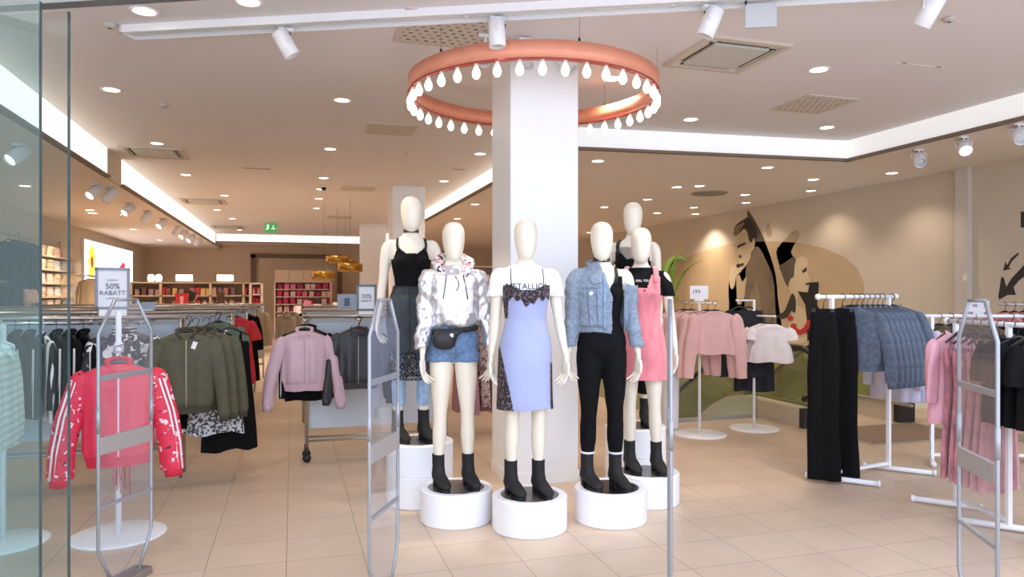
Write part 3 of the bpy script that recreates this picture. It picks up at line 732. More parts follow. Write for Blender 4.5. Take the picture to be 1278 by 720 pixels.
scallop = lambda c: 1.335 - .045*np.exp(-(c[:,0]/.045)**2) + .012*np.sin(c[:,0]*110)
slit = lambda c: ((c[:,0] < -.098-.085*np.clip((c[:,2]-.60)/.42,0,1)) & (c[:,2] < 1.02)) | ((c[:,0] > .162) & (c[:,2] < .90)) | ((np.abs(c[:,0]) > .128) & (c[:,2] > 1.20) & (c[:,2] < 1.34) & (c[:,0] < 0))
satin = mat('lavender_satin', (160,168,206), .42, var=.07, vscale=5, sheen=.2)
sd = pick((SV,SF), lambda c: neck(c) & ~((c[:,2] > scallop(c)) & (c[:,1] < .05)) & ~slit(c) & (c[:,2] > .590+.05*c[:,0]), 'slip_dress', satin, t)
lace_full = mat('dress_lace', (44,37,40), .85, rgb2=(116,102,106), thr=.56, vscale=70, var=.1)
o = pick((SV+normals(SV,SF)*.002,SF), lambda c: neck(c) & (c[:,2] > scallop(c)) & (c[:,1] < .05) | (slit(c) & (c[:,2] > .588)), 'lace_trim', lace_full, sd); o['label'] = 'black lace trim'
for s in (-1, 1): strap(sd, 'shoulder_strap', [(s*.105, front_y(tv, s*.105, 1.41)-.006, 1.41),(s*.112, front_y(tv, s*.11, 1.47)-.005, 1.47),(s*.108, front_y(tv, s*.108, 1.53)-.004, 1.535),(s*.104, .03, 1.562),(s*.10, .075, 1.53)], .003, black_strap)
text_part('chest_lettering', 'METALLICA', .056, mat('print_black', (30,30,32), .7), t, (0,-.2,1.418), FRONT, wrap=bvh(tv, tee[1]))
# --- M2: silver hoodie, belt bag, denim shorts
t, A, Lg = mannequin('mannequin in silver hoodie with black belt bag and denim shorts', 566, 5.12, H+ZD, .10, ((-.004,.05,.05),(.03,.02,.03)), ((.105,.0),(.108,.0)), (.25,.22))
silver = mat('silver_foil', (226,226,230), .30, .72, bump=.5, bscale=24)
sil_pan = mat('silver_panel', (244,243,246), .42, .15, bump=.3, bscale=24)
jk = fuse([ringloft([(1.125,0,0,.150,.108),(1.15,0,-.004,.172,.135),(1.20,0,-.008,.178,.140),(1.28,0,-.008,.174,.138),(1.36,0,-.010,.178,.142),(1.43,0,-.004,.182,.132),(1.49,0,.006,.180,.108),(1.53,0,.012,.150,.082),(1.56,0,.014,.105,.07),(1.575,0,.012,.085,.065)], 44)]+
          [ringloft([(r[0],r[1],r[2],max(r[3]+.018, .046),max(r[4]+.018,.047)) for r in sub_rings(a, 1.0, 1.54)], 22) for a in A]+bust(), .008, 4)
jv = wrinkle(*jk, .0085, 12, 34, (1,1,.7), lambda V: np.clip((1.58-V[:,2])/.12, .2, 1)); jv = wrinkle(jv, jk[1], .004, 13, 85)
inner = lambda c: (c[:,1] < -.03) & (np.abs(c[:,0]) < .125) & (c[:,2] > 1.22+.15*np.abs(c[:,0])) & (c[:,2] < 1.50)
hood = pick((jv, jk[1]), lambda c: ~inner(c), 'hoodie', silver, t)
pick((jv, jk[1]), inner, 'front_panel', sil_pan, hood)
m = MB(); m.tube([(-.075,-.085,1.50),(-.10,-.05,1.545),(-.115,.02,1.59),(-.075,.085,1.615),(0,.105,1.62),(.075,.085,1.615),(.115,.02,1.59),(.10,-.05,1.545),(.075,-.085,1.50)], [.014,.03,.042,.046,.048,.046,.042,.03,.014], 14)
m.build('hood', patches('hood_lining', (236,226,226), [((210,140,140), 26, .56), ((44,40,44), 34, .585)], rough=.6), hood)
jb = bvh(jv, jk[1])
def on_front(b, x, z, dy=.004):
    h = b.ray_cast(Vector((x, -1, z)), Vector((0, 1, 0))); return (x, (h[0].y if h[0] else -.1)-dy, z)
for s, ln in ((-1, 1.335), (1, 1.33)):
    strap(hood, 'drawstring', [on_front(jb, s*(.06+.025*u), 1.50-(1.50-ln)*u, .005) for u in np.linspace(0,1,7)], .0035, black_strap, flat=1)
strap(hood, 'zipper', [on_front(jb, .002+.02*math.sin(3*u), 1.49-.10*u, .003) for u in np.linspace(0,1,6)], .004, mat('zip_dark', (90,88,90), .4, .6), flat=.5)
strap(hood, 'pocket_seam', [on_front(jb, -.14+.28*u, 1.235-.02*math.sin(PI*u), .003) for u in np.linspace(0,1,9)], .004, silver, flat=.5)
sh = fuse([ringloft(sub_rings(TORSO, .885, 1.15, .013), 40)]+[ringloft([(1.0,s*.085,.012,.088,.102),(.93,s*.089,.010,.098,.112),(.893,s*.091,.009,.101,.113)], 28) for s in (-1,1)], .008, 5)
sv = wrinkle(*sh, .004, 21, 40); so = npmesh('shorts', sv, sh[1], denim_dark, t)
shb = bvh(sv, sh[1])
strap(so, 'fly_seam', [on_front(shb, .004, 1.12-.17*u, .001) for u in np.linspace(0,1,6)], .004, seam_m, flat=.4)
for s in (-1,1): strap(so, 'pocket_edge', [on_front(shb, s*(.06+.07*u), 1.105-.05*u*u, .001) for u in np.linspace(0,1,6)], .0035, seam_m, flat=.4)
m = MB(); ring = [(.172*math.cos(a), .0-.128*math.sin(a)-.004, 1.115+.012*math.cos(a)) for a in np.linspace(0, 2*PI, 41)]
m.tube(ring, .006, 8, flat=2.8); bag = m.build('belt', black_strap, t)
m = MB(); 
vs, fs = ringloft([(.985,-.075,-.138,.02,.012),(1.0,-.078,-.140,.065,.030),(1.04,-.080,-.142,.082,.038),(1.08,-.07,-.142,.088,.036),(1.11,-.04,-.138,.095,.028),(1.128,-.04,-.135,.09,.015)], 28, 3); m.add(vs, fs, 0, True); bag2 = m.build('belt_bag', mat('bag_black', (26,26,28), .5), t)
m = MB(); m.box((-.03,-.172,1.085), (.022,.006,.022)); m.build('buckle', chrome, bag2)
# --- M1: black tank, sheer skirt over jeans, choker
t, A, Lg = mannequin('mannequin in black tank top and sheer skirt over jeans, wearing a choker', 513, 5.56, .47+ZD, .06, ((.02,.0,.0),(.02,.0,.0)), ((.10,),(.10,)), (.35,.30))
tk = fuse([ringloft(sub_rings(TORSO, 1.12, 1.52, .008), 40)]+[(np.array(v)*[1.03,1.05,1], f) for v, f in bust()], .0075, 5)
to = pick(tk, lambda c: (c[:,2] < 1.435+np.clip((np.abs(c[:,0])-.045)*.9, 0, .05)) & ((np.abs(c[:,0]) < .142-(c[:,2]-1.38)*.35) | (c[:,2] < 1.39)), 'tank_top', black_cloth, t)
for s in (-1,1): strap(to, 'shoulder_strap', [(s*.105,-.088,1.455),(s*.110,-.066,1.505),(s*.106,-.03,1.548),(s*.10,.03,1.56),(s*.098,.08,1.50)], .009, black_strap)
sk = [(.46,0,.0,.168,.135),(.6,0,.0,.166,.133),(.8,0,.004,.180,.136),(.92,0,.010,.190,.142),(1.0,0,.012,.190,.144),(1.08,0,.006,.172,.128),(1.15,0,0,.146,.108),(1.20,0,-.004,.135,.102)]
KV, KF = fuse([ringloft(sk, 48)], .008, 4); KV = wrinkle(KV, KF, .006, 31, 20, (1,1,.1), lambda V: np.clip((1.1-V[:,2])/.3, .1, 1))
grey_sheer = lace('sheer_grey', (56,60,66), 160, .66, .25)
sko = pick((KV,KF), lambda c: (c[:,2] > .69) & (c[:,2] < 1.19), 'skirt', grey_sheer, t)
pick((KV,KF), lambda c: (c[:,2] < .69) & (c[:,2] > .475), 'lace_hem', black_lace, sko)
for z in (.69, 1.185): strap(sko, 'waist_seam' if z > 1 else 'hem_seam', [((.174 if z < 1 else .140)*math.cos(a), (.139 if z < 1 else .106)*math.sin(a), z) for a in np.linspace(0, 2*PI, 41)], .005, black_strap)
strap(sko, 'front_seam', [(-.02, -.142+.03*max(0,(z-1.0)/.2), z) for z in np.linspace(.69, 1.18, 12)], .003, black_strap)
jn = fuse([ringloft(sub_rings(TORSO, .885, 1.12, .004), 40)]+[ringloft(sub_rings(l, .265, 1.0, .005), 26) for l in Lg], .0085, 4)
npmesh('jeans', wrinkle(*jn, .003, 33, 40), jn[1], denim_pale, t)
m = MB(); m.tube([(.056*math.cos(a), .004+.058*math.sin(a), 1.612) for a in np.linspace(0, 2*PI, 33)], .005, 8, flat=3.0); m.build('choker', mat('choker_grey', (70,66,62), .6), t)
# --- M4: denim jacket over black jumpsuit
t, A, Lg = mannequin('mannequin in washed denim jacket over black jumpsuit', 751, 5.12, H+ZD, .10, ((.012,.02,.03),(.022,.03,.03)), ((.10,.0),(.10,.01)), (.42,.40))
js = fuse([ringloft(sub_rings(TORSO, .885, 1.52, .008), 40)]+[(np.array(v)*[1.03,1.05,1], f) for v, f in bust()]+[ringloft([(r[0],r[1],r[2],r[3]+.009,r[4]+.009) for r in sub_rings(l, .245, 1.0)], 26) for l in Lg], .008, 5)
jo = pick((wrinkle(*js, .002, 41, 40), js[1]), lambda c: (c[:,2] < 1.405+np.clip((np.abs(c[:,0])-.04)*1.3, 0, .09)) & ((np.abs(c[:,0]) < .140) | (c[:,2] < 1.40)), 'jumpsuit', black_cloth, t)
for s in (-1,1): strap(jo, 'shoulder_strap', [(s*.088,-.094,1.44),(s*.098,-.075,1.50),(s*.096,-.03,1.551),(s*.09,.03,1.56)], .011, black_strap)
dj = fuse([ringloft([(1.10,0,0,.158,.115),(1.14,0,-.002,.166,.125),(1.24,0,-.006,.172,.130),(1.36,0,-.010,.182,.140),(1.44,0,-.004,.188,.130),(1.50,0,.006,.186,.108),(1.54,0,.012,.158,.082),(1.565,0,.014,.105,.07),(1.58,0,.012,.08,.065)], 44)]+
          [ringloft([(r[0],r[1],r[2],max(r[3]+(.020 if a is A[0] else .012),.044),max(r[4]+.018,.046)) for r in sub_rings(a, 1.0, 1.545)], 22) for a in A]+bust(), .008, 4)
dv = wrinkle(*dj, .0055, 44, 36, (1,1,.8)); dv = wrinkle(dv, dj[1], .002, 45, 90)
opening = lambda c: (c[:,0] > .028+.03*np.clip((c[:,2]-1.45)/.1, -1, 1)*-1) & (c[:,0] < .150) & (c[:,1] < .02)
bare = lambda c: (c[:,0] > .02) & (c[:,2] > 1.455-.25*np.clip(c[:,0]-.1, 0, .1)) & (c[:,1] < .075)
throat = lambda c: (np.abs(c[:,0]) < .075) & (c[:,2] > 1.525) & (c[:,1] < .0)
jac = pick((dv, dj[1]), lambda c: ~opening(c) & ~bare(c) & ~throat(c) & ~((np.abs(c[:,0]) < .06) & (c[:,2] > 1.56)), 'denim_jacket', denim, t)
db = bvh(dv, dj[1])
m = MB(); m.add([on_front(db,-.10,1.49,.012), on_front(db,-.005,1.53,.02), on_front(db,-.012,1.455,.016), on_front(db,-.075,1.43,.014), (-.10,-.0,1.585), (-.03,-.055,1.60)], [(0,3,2,1),(0,1,5,4)], 0, True); cl = m.build('collar', denim, jac)
sol = cl.modifiers.new('s', 'SOLIDIFY'); sol.thickness = .012; bv = cl.modifiers.new('b', 'BEVEL'); bv.width = .004; bv.segments = 2
m = MB(); m.tube([(.11,.06,1.50),(.06,.10,1.565),(0,.105,1.585),(-.06,.09,1.59),(-.10,.03,1.575)], [.02,.03,.032,.03,.02], 12, flat=.6); m.build('back_collar', denim, jac)
for z0, z1, x0, x1, nm in ((1.41,1.41,-.155,-.03,'yoke_seam'),(1.145,1.145,-.15,.02,'waistband_seam')):
    strap(jac, nm, [on_front(db, x0+(x1-x0)*u, z0+(z1-z0)*u, .002) for u in np.linspace(0,1,8)], .004, seam_m, flat=.5)
strap(jac, 'button_placket', [on_front(db, .006, 1.50-.38*u, .003) for u in np.linspace(0,1,12)], .011, mat('denim_placket', (126,152,182), .85, var=.2, vscale=30), flat=.35)
for x in (-.115, -.05): strap(jac, 'front_seam', [on_front(db, x+.02*u*(1 if x < -.1 else .5), 1.40-.25*u, .002) for u in np.linspace(0,1,8)], .0035, seam_m, flat=.5)
m = MB(); fp = [on_front(db, x, z, .006) for x, z in ((-.135,1.405),(-.055,1.405),(-.055,1.375),(-.095,1.358),(-.135,1.375))]; m.add(fp, [(0,4,3,2,1)]); pf = m.build('pocket_flap', denim, jac); so_ = pf.modifiers.new('s','SOLIDIFY'); so_.thickness = .006
m = MB(); p = on_front(db, -.088, 1.372, .008); m.lathe([(.0001,.006),(.013,.004),(.014,0),(.0001,-.002)], p, 14, M=Matrix.Rotation(PI/2, 3, 'X')); m.build('badge', tee_white, jac)
for s, a in zip((-1,1), A):
    r = sub_rings(a, 1.0, 1.06); 
    m = MB(); m.tube([(r[0][1],r[0][2],1.0),(r[0][1],r[0][2],1.035)], .052, 18); m.build('cuff', denim, jac)
m = MB(); m.tube([(.056*math.cos(a), .006+.058*math.sin(a), 1.610) for a in np.linspace(0, 2*PI, 33)], .005, 8, flat=3.4); m.build('choker', black_lace, t)
for l in Lg:
    z, ax, ay, _, _ = l[-3]
    m = MB(); m.tube([(ax+.045*math.cos(a), ay+.052*math.sin(a), .245) for a in np.linspace(0, 2*PI, 25)], .008, 8); m.build('ankle_strap', mat('strap_white', (225,225,228), .6), t)
# --- M6: pink velvet dress over black tee
t, A, Lg = mannequin('mannequin in pink velvet dress over black lettered tee', 800, 5.57, .24+ZD-.01, -.02, ((.02,.0,.0),(.03,.01,.02)), ((.085,),(.118,)), (.42,.35))
tee = fuse([ringloft(sub_rings(TORSO, 1.15, 1.572, .012), 40)]+bust()+[ringloft([(1.545,s*.12,.012,.06,.05),(1.46,s*.17,.012,.060,.068),(1.36,s*.202,.012,.058,.064),(1.35,s*.204,.012,.056,.062)], 20) for s in (-1,1)], .008, 5)
tv = wrinkle(*tee, .003, 55, 22); npmesh('tee_shirt', tv, tee[1], black_cloth, t)
velvet = mat('pink_velvet', (226,128,136), .7, var=.22, vscale=16, sheen=.6, stretch=(1,1,.35))
pd = [(.70,0,.0,.205,.150),(.80,0,.0,.198,.148),(.95,0,.006,.188,.140),(1.05,0,.006,.176,.128),(1.15,0,-.002,.154,.112),(1.22,0,-.006,.150,.110),(1.30,0,-.010,.158,.118),(1.37,0,-.015,.168,.130),(1.43,0,-.008,.172,.122),(1.49,0,.002,.172,.106),(1.53,0,.01,.15,.085)]
PV, PF = fuse([ringloft(pd, 48)]+[(np.array(v)*[1.05,1.1,1], f) for v, f in bust()], .008, 4)
PV = wrinkle(PV, PF, .006, 56, 16, (1,1,.2), lambda V: np.clip((1.3-V[:,2])/.4, .15, 1))
pk = pick((PV,PF), lambda c: (c[:,2] < 1.415+np.clip((np.abs(c[:,0])-.05)*3.2, 0, .10)) & ((np.abs(c[:,0]) < .146) | (c[:,2] < 1.36)) & (c[:,2] > .715), 'velvet_dress', velvet, t)
pv_b = bvh(PV, PF)
for s in (-1,1): strap(pk, 'shoulder_strap', [(s*.112,-.115,1.455),(s*.115,-.092,1.50),(s*.112,-.05,1.555),(s*.105,.02,1.578),(s*.10,.085,1.53)], .020, velvet, flat=.3)
m = MB(); p = on_front(pv_b, .03, 1.395, .004); m.box(p, (.012,.006,.012)); m.build('button', black_strap, pk)
text_part('chest_lettering', 'GIRL TOURS', .024, tee_white, t, (.028,-.2,1.468), FRONT, wrap=bvh(tv, tee[1]))
# --- M5: black outfit, tallest
t, A, Lg = mannequin('tallest mannequin in black strappy outfit behind the pink dress one', 790, 6.14, .48+ZD, -.10, ((.03,.0,.0),(.0,.03,.05)), ((.165,.0,.09),(.10,.0,.09)), (.2,.35), 1.01)
tk = fuse([ringloft(sub_rings(TORSO, .98, 1.52, .009), 40)]+[(np.array(v)*[1.03,1.05,1], f) for v, f in bust()], .008, 5)
to = pick(tk, lambda c: (c[:,2] < 1.40+np.clip((np.abs(c[:,0])-.04)*.9, 0, .06)) & ((np.abs(c[:,0]) < .142) | (c[:,2] < 1.38)), 'camisole', black_cloth, t)
pick((tk[0]-normals(*tk)*.003, tk[1]), lambda c: (c[:,2] < 1.50) & (c[:,2] > 1.38) & (np.abs(c[:,0]) < .13), 'mesh_yoke', lace('sheer_taupe', (110,98,94), 160, .45, .25), to)
for s in (-1,1): strap(to, 'shoulder_strap', [(s*.112,-.094,1.43),(s*.122,-.072,1.50),(s*.118,-.03,1.552),(s*.11,.03,1.566),(s*.105,.08,1.52)], .014, black_strap)
tr_ = fuse([ringloft(sub_rings(TORSO, .885, 1.12, .012), 40)]+[ringloft([(r[0],r[1],r[2],r[3]+.016,r[4]+.018) for r in sub_rings(l, .27, 1.0)], 26) for l in Lg], .0085, 4)
npmesh('trousers', wrinkle(*tr_, .004, 61, 24, (1,1,.3)), tr_[1], black_cloth, t)
# ------------------------------------------------------------------ security gates
acrylic = clear('gate_acrylic', (249,250,252), .03, .05, (235,238,246))
gate_metal = mat('gate_metal', (158,160,164), .35, .4)
gate_band = mat('gate_band', (160,152,146), .55)
GA = math.atan2(.36, .19)
def gate(x, y, lab):
    t = thing('security_gate', lab, 'security gate', (x, y, 0), GA, 'clear anti-theft gates across the entrance')
    out = [(-.10,.03),(-.17,.16),(-.205,.24),(-.205,1.385),(-.085,1.565),(.085,1.565),(.205,1.385),(.205,.24),(.17,.16),(.10,.03)]
    m = MB(); M = Matrix(((1,0,0),(0,0,-1),(0,1,0)))
    m.prism(out, -.004, .004, M=M); m.build('panel', acrylic, t)
    m = MB(); m.tube([(a, 0, b) for a, b in out[:5]], .0095, 10); m.build('post', gate_metal, t)
    m = MB(); m.tube([(a, 0, b) for a, b in out[4:6]], .009, 10); m.build('top_bar', gate_metal, t)
    m = MB(); m.tube([(a, 0, b) for a, b in out[5:]], .0095, 10); m.build('post', gate_metal, t)
    for sx in (-.205, .205):
        m = MB(); m.tube([(sx,0,.86),(sx,0,1.0)], .0125, 10); m.build('post_sleeve', gate_metal, t)
    m = MB(); m.box((0,0,1.15), (.40,.018,.028)); m.build('crossbar', gate_metal, t)
    m = MB(); m.box((0,0,.465), (.40,.016,.018)); m.build('crossbar', gate_metal, t)
    m = MB(); m.rbox((0,0,.79), (.40,.022,.092), .006); m.build('antenna_band', gate_band, t)
    m = MB(); m.rbox((0,0,.02), (.30,.12,.04), .02); m.build('base_plate', mat('gate_base', (150,140,132), .4, .5), t)
gate(-.883, 4.45, 'clear security gate in front of the red floral bomber jacket')
gate(.463, 3.83, 'clear security gate beside the black leather jacket gondola')
gate(1.80, 3.21, 'clear security gate seen edge-on beside the pink dress mannequin')
gate(3.095, 2.62, 'clear security gate in front of the pink velvet dress rail')
# ------------------------------------------------------------------ hanging clothes
hanger_black = mat('hanger_black', (22,22,24), .4)
hanger_white = mat('hanger_white', (235,235,235), .4)
def spw(v, e): return np.sign(v)*np.abs(v)**e
def cloth_rows(rows, n, seed, amp, open_front=0.0):
    """sheet of cloth hanging in folds: rows of (z, half width, half depth, fold weight)"""
    A = np.array(rows, float); ts = np.linspace(0, len(A)-1, (len(A)-1)*4+1)
    A = np.stack([np.interp(ts, range(len(A)), A[:,i]) for i in range(4)], 1)
    # soften the section changes
    for _ in range(2): A[1:-1,1:3] = .25*A[:-2,1:3]+.5*A[1:-1,1:3]+.25*A[2:,1:3]
    g = np.random.RandomState(seed); w = np.linspace(0, 2*PI, n, endpoint=False)
    ph = g.rand(6)*6.28; V = np.zeros((len(A), n, 3))
    for i, (z, hw, th, aw) in enumerate(A):
        x = hw*spw(np.cos(w), .75); y = th*spw(np.sin(w), .8); u = x/max(hw, 1e-3)
        f = np.sin(7*u+ph[0]+.8*z)+.7*np.sin(13*u+ph[1]-1.5*z)+.45*np.sin(3*u+ph[2])+.35*np.sin(23*u+ph[4])
        y2 = y + amp*aw*f*(.55+.45*np.abs(np.sin(w))) + amp*.12*np.sin(17*z+3*u+ph[3])*min(1, aw+.2)
        z2 = z + aw*amp*.6*np.sin(5*u+ph[5])
        V[i,:,0] = x; V[i,:,1] = y2; V[i,:,2] = z2
    F = [(i*n+j, i*n+(j+1)%n, (i+1)*n+(j+1)%n, (i+1)*n+j) for i in range(len(A)-1) for j in range(n)]
    return V.reshape(-1,3), np.array(F), A
def sleeve_geo(pts, rs, n, seed, flat=.62):
    g = np.random.RandomState(seed); P = np.array(pts, float); ts = np.linspace(0, len(P)-1, (len(P)-1)*6+1)
    P = np.stack([np.interp(ts, range(len(pts)), P[:,i]) for i in range(3)], 1); r = np.interp(ts, range(len(pts)), rs)
    for _ in range(3): P[1:-1] = .25*P[:-2]+.5*P[1:-1]+.25*P[2:]
    w = np.linspace(0, 2*PI, n, endpoint=False); ph = g.rand(4)*6.28; V = np.zeros((len(P), n, 3))
    for i in range(len(P)):
        k = i/len(P)
        rr = r[i]*(1+.09*np.sin(3*w+ph[0]+6*k)+.03*np.sin(19*k+2*w+ph[1])+.06*np.sin(4*w+ph[2]+2*k))
        t = P[min(i+1,len(P)-1)]-P[max(i-1,0)]; a = math.atan2(t[0], -t[2])
        V[i,:,0] = P[i,0]+rr*np.cos(w)*math.cos(a); V[i,:,2] = P[i,2]+rr*np.cos(w)*math.sin(a); V[i,:,1] = P[i,1]+rr*np.sin(w)*flat
    F = [(i*n+j, i*n+(j+1)%n, (i+1)*n+(j+1)%n, (i+1)*n+j) for i in range(len(P)-1) for j in range(n)]
    return V.reshape(-1,3), np.array(F)
HOOK = [(0,0,-.078),(.002,0,-.045)]+[(.026*math.cos(a),0,.026*math.sin(a)) for a in np.linspace(-.9, 3.5, 14)]
def hanger(parent, W, m=hanger_black, clip=False):
    mb = MB()
    mb.tube(HOOK, .0028, 6)
    mb.tube([(-W*.98,0,-.150),(-W*.55,0,-.115),(-.03,0,-.082),(0,0,-.078),(.03,0,-.082),(W*.55,0,-.115),(W*.98,0,-.150)], [.006,.010,.011,.011,.011,.010,.006], 8)
    mb.build('hanger', m, parent)
def garment(name, label, cat, body_m, W=.20, L=.58, hem=.20, th=.05, sl=0.0, sr=(.062,.046), out=.05, seed=1, amp=.012, neck='crew', trim_m=None, zipper=None, rib=False, hang=hanger_black, top=-.088, extra=None, group=None, n=44, waist=None, flat=.62, fold=1.0):
    t = thing(name, label, cat, group=group); nk = min(1.0, (th+.002)/.046)
    if neck == 'strap':
        rows = [(-.20, W*.93, th*.7, .1),(-.23, W, th*.9, .2),(-.32, W*.96, th, .35)]
        if waist: rows.append((-.16-waist, W*.84, th*.9, .35))
        rows += [(-.14-L*.7, hem*.93, th*1.1, fold*.8),(-.12-L, hem, th*1.2, fold)]
    elif neck == 'waist':
        rows = [(-.12, W, th*.6, .1),(-.16, W*1.0, th*.7, .15),(-.12-L*.35, hem*.97, th, .4*fold),(-.12-L, hem, th*1.1, fold)]
    else:
        rows = [(top, .062, .046*nk, 0),(top-.012, .085, .052*nk, 0),(top-.030, W*.66, th*.9, .05),(top-.050, W*.90, th*.85, .08),(top-.075, W*.985, th*.8, .1),(top-.13, W*.985, th*.95, .2),(top-.22, W*.95, th, .4)]
        rows += [(-.09-L*.6, (W*.95+hem)/2, th*1.05, .8*fold),(-.09-L*.9, hem*1.02, th*1.1, fold),(-.09-L, hem*(.90 if rib else 1), th*1.05*(.85 if rib else 1), fold*(.5 if rib else 1))]
    V, F, A = cloth_rows(rows, n, seed, amp)
    b = npmesh('body', V, F, body_m, t)
    fy = lambda x, z: front_y(V, x, z, .03)
    if sl:
        for s in (-1, 1):
            pts = [(s*W*.80,0,top-.070),(s*(W*.955),0,top-.105),(s*(W+out*.5),-.008,top-.10-sl*.35),(s*(W+out*.85),-.016,top-.09-sl*.7),(s*(W+out),-.02,top-.085-sl)]
            rs = [sr[0]*.75, sr[0], sr[0]*.97, (sr[0]+sr[1])/2, sr[1]]
            v, f = sleeve_geo(pts, rs, 18, seed+3+s, flat); so = npmesh('sleeve', v, f, trim_m.get('sleeve', body_m) if trim_m else body_m, t)
            if rib:
                mb = MB(); e = pts[-1]; mb.tube([(e[0],e[1],e[2]+.012),(e[0]+s*.004,e[1],e[2]-.05)], [sr[1]*.84, sr[1]*.74], 16, flat=min(1, flat*1.25)); mb.build('cuff', (trim_m or {}).get('rib', body_m), so)
            if trim_m and 'stripe' in trim_m:
                for q in (-.012, .014):
                    mb = MB(); mb.tube([(p[0]+s*(rs[i]*.55+q), p[1]-flat*rs[i]*.86, p[2]) for i, p in enumerate(pts[1:], 1)], .0065, 6, flat=.5); mb.build('sleeve_stripe', trim_m['stripe'], so)
    if rib:
        r0, r1 = cloth_rows([(-.09-L+.015, hem*.93, th*1.0, .4),(-.09-L-.05, hem*.86, th*.9, .3)], n, seed, amp)[:2]; npmesh('hem_band', r0, r1, (trim_m or {}).get('rib', body_m), t)
    if neck == 'collar':
        mb = MB(); mb.tube([(a, b*nk, c) for a, b, c in [(-.035,-.058,top-.045),(-.062,-.035,top-.012),(-.066,.015,top+.018),(-.03,.046,top+.026),(.03,.046,top+.026),(.066,.015,top+.018),(.062,-.035,top-.012),(.035,-.058,top-.045)]], [.010,.016,.018,.018,.018,.018,.016,.010], 10, flat=1); mb.build('collar', (trim_m or {}).get('rib', body_m), t)
    if neck == 'shirt':
        for s in (-1, 1):
            mb = MB(); mb.add([(a, b*nk, c) for a, b, c in [(0,-.062,top-.05),(s*.055,-.05,top-.0),(s*.068,-.005,top+.022),(s*.088,-.03,top-.02),(s*.055,-.072,top-.075)]], [(0,1,2,3,4)] if s < 0 else [(4,3,2,1,0)]); o = mb.build('collar_flap', body_m, t); q = o.modifiers.new('s','SOLIDIFY'); q.thickness = .007
    if zipper:
        mb = MB(); mb.tube([(.0, fy(0,z)-.003, z) for z in np.linspace(top-.06, -.09-L+.0, 12)], .005, 6, flat=.5); mb.build('zip', zipper, t)
    if neck == 'strap':
        for s in (-1, 1):
            mb = MB(); mb.tube([(s*W*.55,-th*.7,-.225),(s*W*.55,-.012,-.125),(s*W*.55,.0,-.108),(s*W*.55,.012,-.125),(s*W*.55,th*.7,-.225)], .006, 6, flat=.5); mb.build('shoulder_strap', body_m, t)
    if extra: extra(t, V, fy)
    if hang: hanger(t, W, hang)
    return t
def trousers(name, label, m, L=1.42, W=.135, hem=.13, seed=4, group=None):
    t = thing(name, label, 'trousers', group=group)
    rows = [(-.10, W*.92, .022, .05),(-.16, W*1.02, .030, .1),(-.34, W*1.12, .028, .2)]
    V, F, A = cloth_rows(rows+[(-.42, W*1.05, .018, .2)], 40, seed, .008); npmesh('waist', V, F, m, t)
    for s in (-1, 1):
        pts = [(s*W*.52,0,-.26),(s*W*.58,0,-.6),(s*W*.56,0,-1.0),(s*W*.60,0,-.10-L)]
        v, f = sleeve_geo(pts, [.058,.064,.066,hem*.52], 22, seed+s, .5); npmesh('trouser_leg', v, f, m, t)
    mb = MB(); mb.tube([(-W*.9,0,-.11),(W*.9,0,-.11)], .006, 6); mb.tube(HOOK, .0028, 6); mb.tube([(0,0,-.078),(0,0,-.11)], .005, 6)
    for s in (-1,1): mb.box((s*W*.75,0,-.115),(.03,.05,.03))
    mb.build('hanger', hanger_black, t)
    return t
def swing_tag(t, V, fy, x=.06, z=-.16, m=None):
    mb = MB(); y = fy(x, z)-.006; mb.box((x, y, z-.03), (.035,.003,.06), rot=Matrix.Rotation(.35, 3, 'Y')); mb.build('price_tag', m or hanger_white, t)
    return None
class Series:
    """first placement moves the first garment itself, later ones are copies with labels of their own"""
    def __init__(s, root): s.r = root; s.n = 0
    def put(s, loc, rz, label, group=None, scale=None):
        s.n += 1
        if s.n == 1:
            o = s.r; o.location = loc; o.rotation_euler = (0,0,rz); o['label'] = label
            if scale: o.scale = (scale,)*3
            if group: o['group'] = group
            return o
        return dup(s.r, loc, rz, label, group, scale)
def face(p, extra=0.0): return -math.atan2(p[0], p[1]) + extra
# cloths
khaki = mat('khaki_cotton', (84,82,62), .8, var=.12, vscale=14, bump=.15, bscale=40)
khaki2 = mat('olive_brown', (96,82,58), .85, var=.12, vscale=14)
blk = mat('black_knit', (11,11,13), .9, spec=.2, var=.2, vscale=12, bump=.1, bscale=90)
leather = mat('black_leather', (34,33,36), .42, bump=.25, bscale=30)
pinksat = mat('pink_satin_bomber', (190,160,168), .42, bump=.25, bscale=20, var=.05, vscale=8)
redm = patches('red_floral', (226,44,72), [((244,214,220), 26, .62), ((70,34,56), 34, .64)], rough=.5)
red_plain = mat('red_plain', (232,52,80), .5, bump=.15, bscale=24)
red_dark = mat('red_rib', (214,36,66), .8)
red_dress = mat('red_cotton', (200,44,58), .75, var=.1, vscale=10)
blush = mat('blush_knit', (226,178,172), .8, var=.05, vscale=10, bump=.12, bscale=120, sheen=.3)
white_cot = mat('white_cotton', (238,230,226), .85, var=.03, vscale=10, bump=.1, bscale=60)
navy = mat('navy_black', (26,28,36), .8, var=.2, vscale=10)
denim_jkt = mat('denim_mid', (88,99,114), .85, var=.25, vscale=30, bump=.15, bscale=300)
lav_cot = mat('lavender_cotton', (196,194,214), .8, var=.05, vscale=8)
velvet_rose = mat('rose_velvet', (178,112,120), .65, var=.38, vscale=22, sheen=.7, stretch=(1.6,1,.45))
pink_silk = mat('pink_silk', (222,162,174), .35, var=.06, vscale=8, bump=.15, bscale=20)
green_tee = mat('sage_green', (96,118,104), .85, var=.05, vscale=8)
beige_cot = mat('beige_cotton', (172,152,124), .85, var=.06, vscale=8)
brown_cot = mat('brown_cotton', (98,80,66), .85, var=.08, vscale=8)
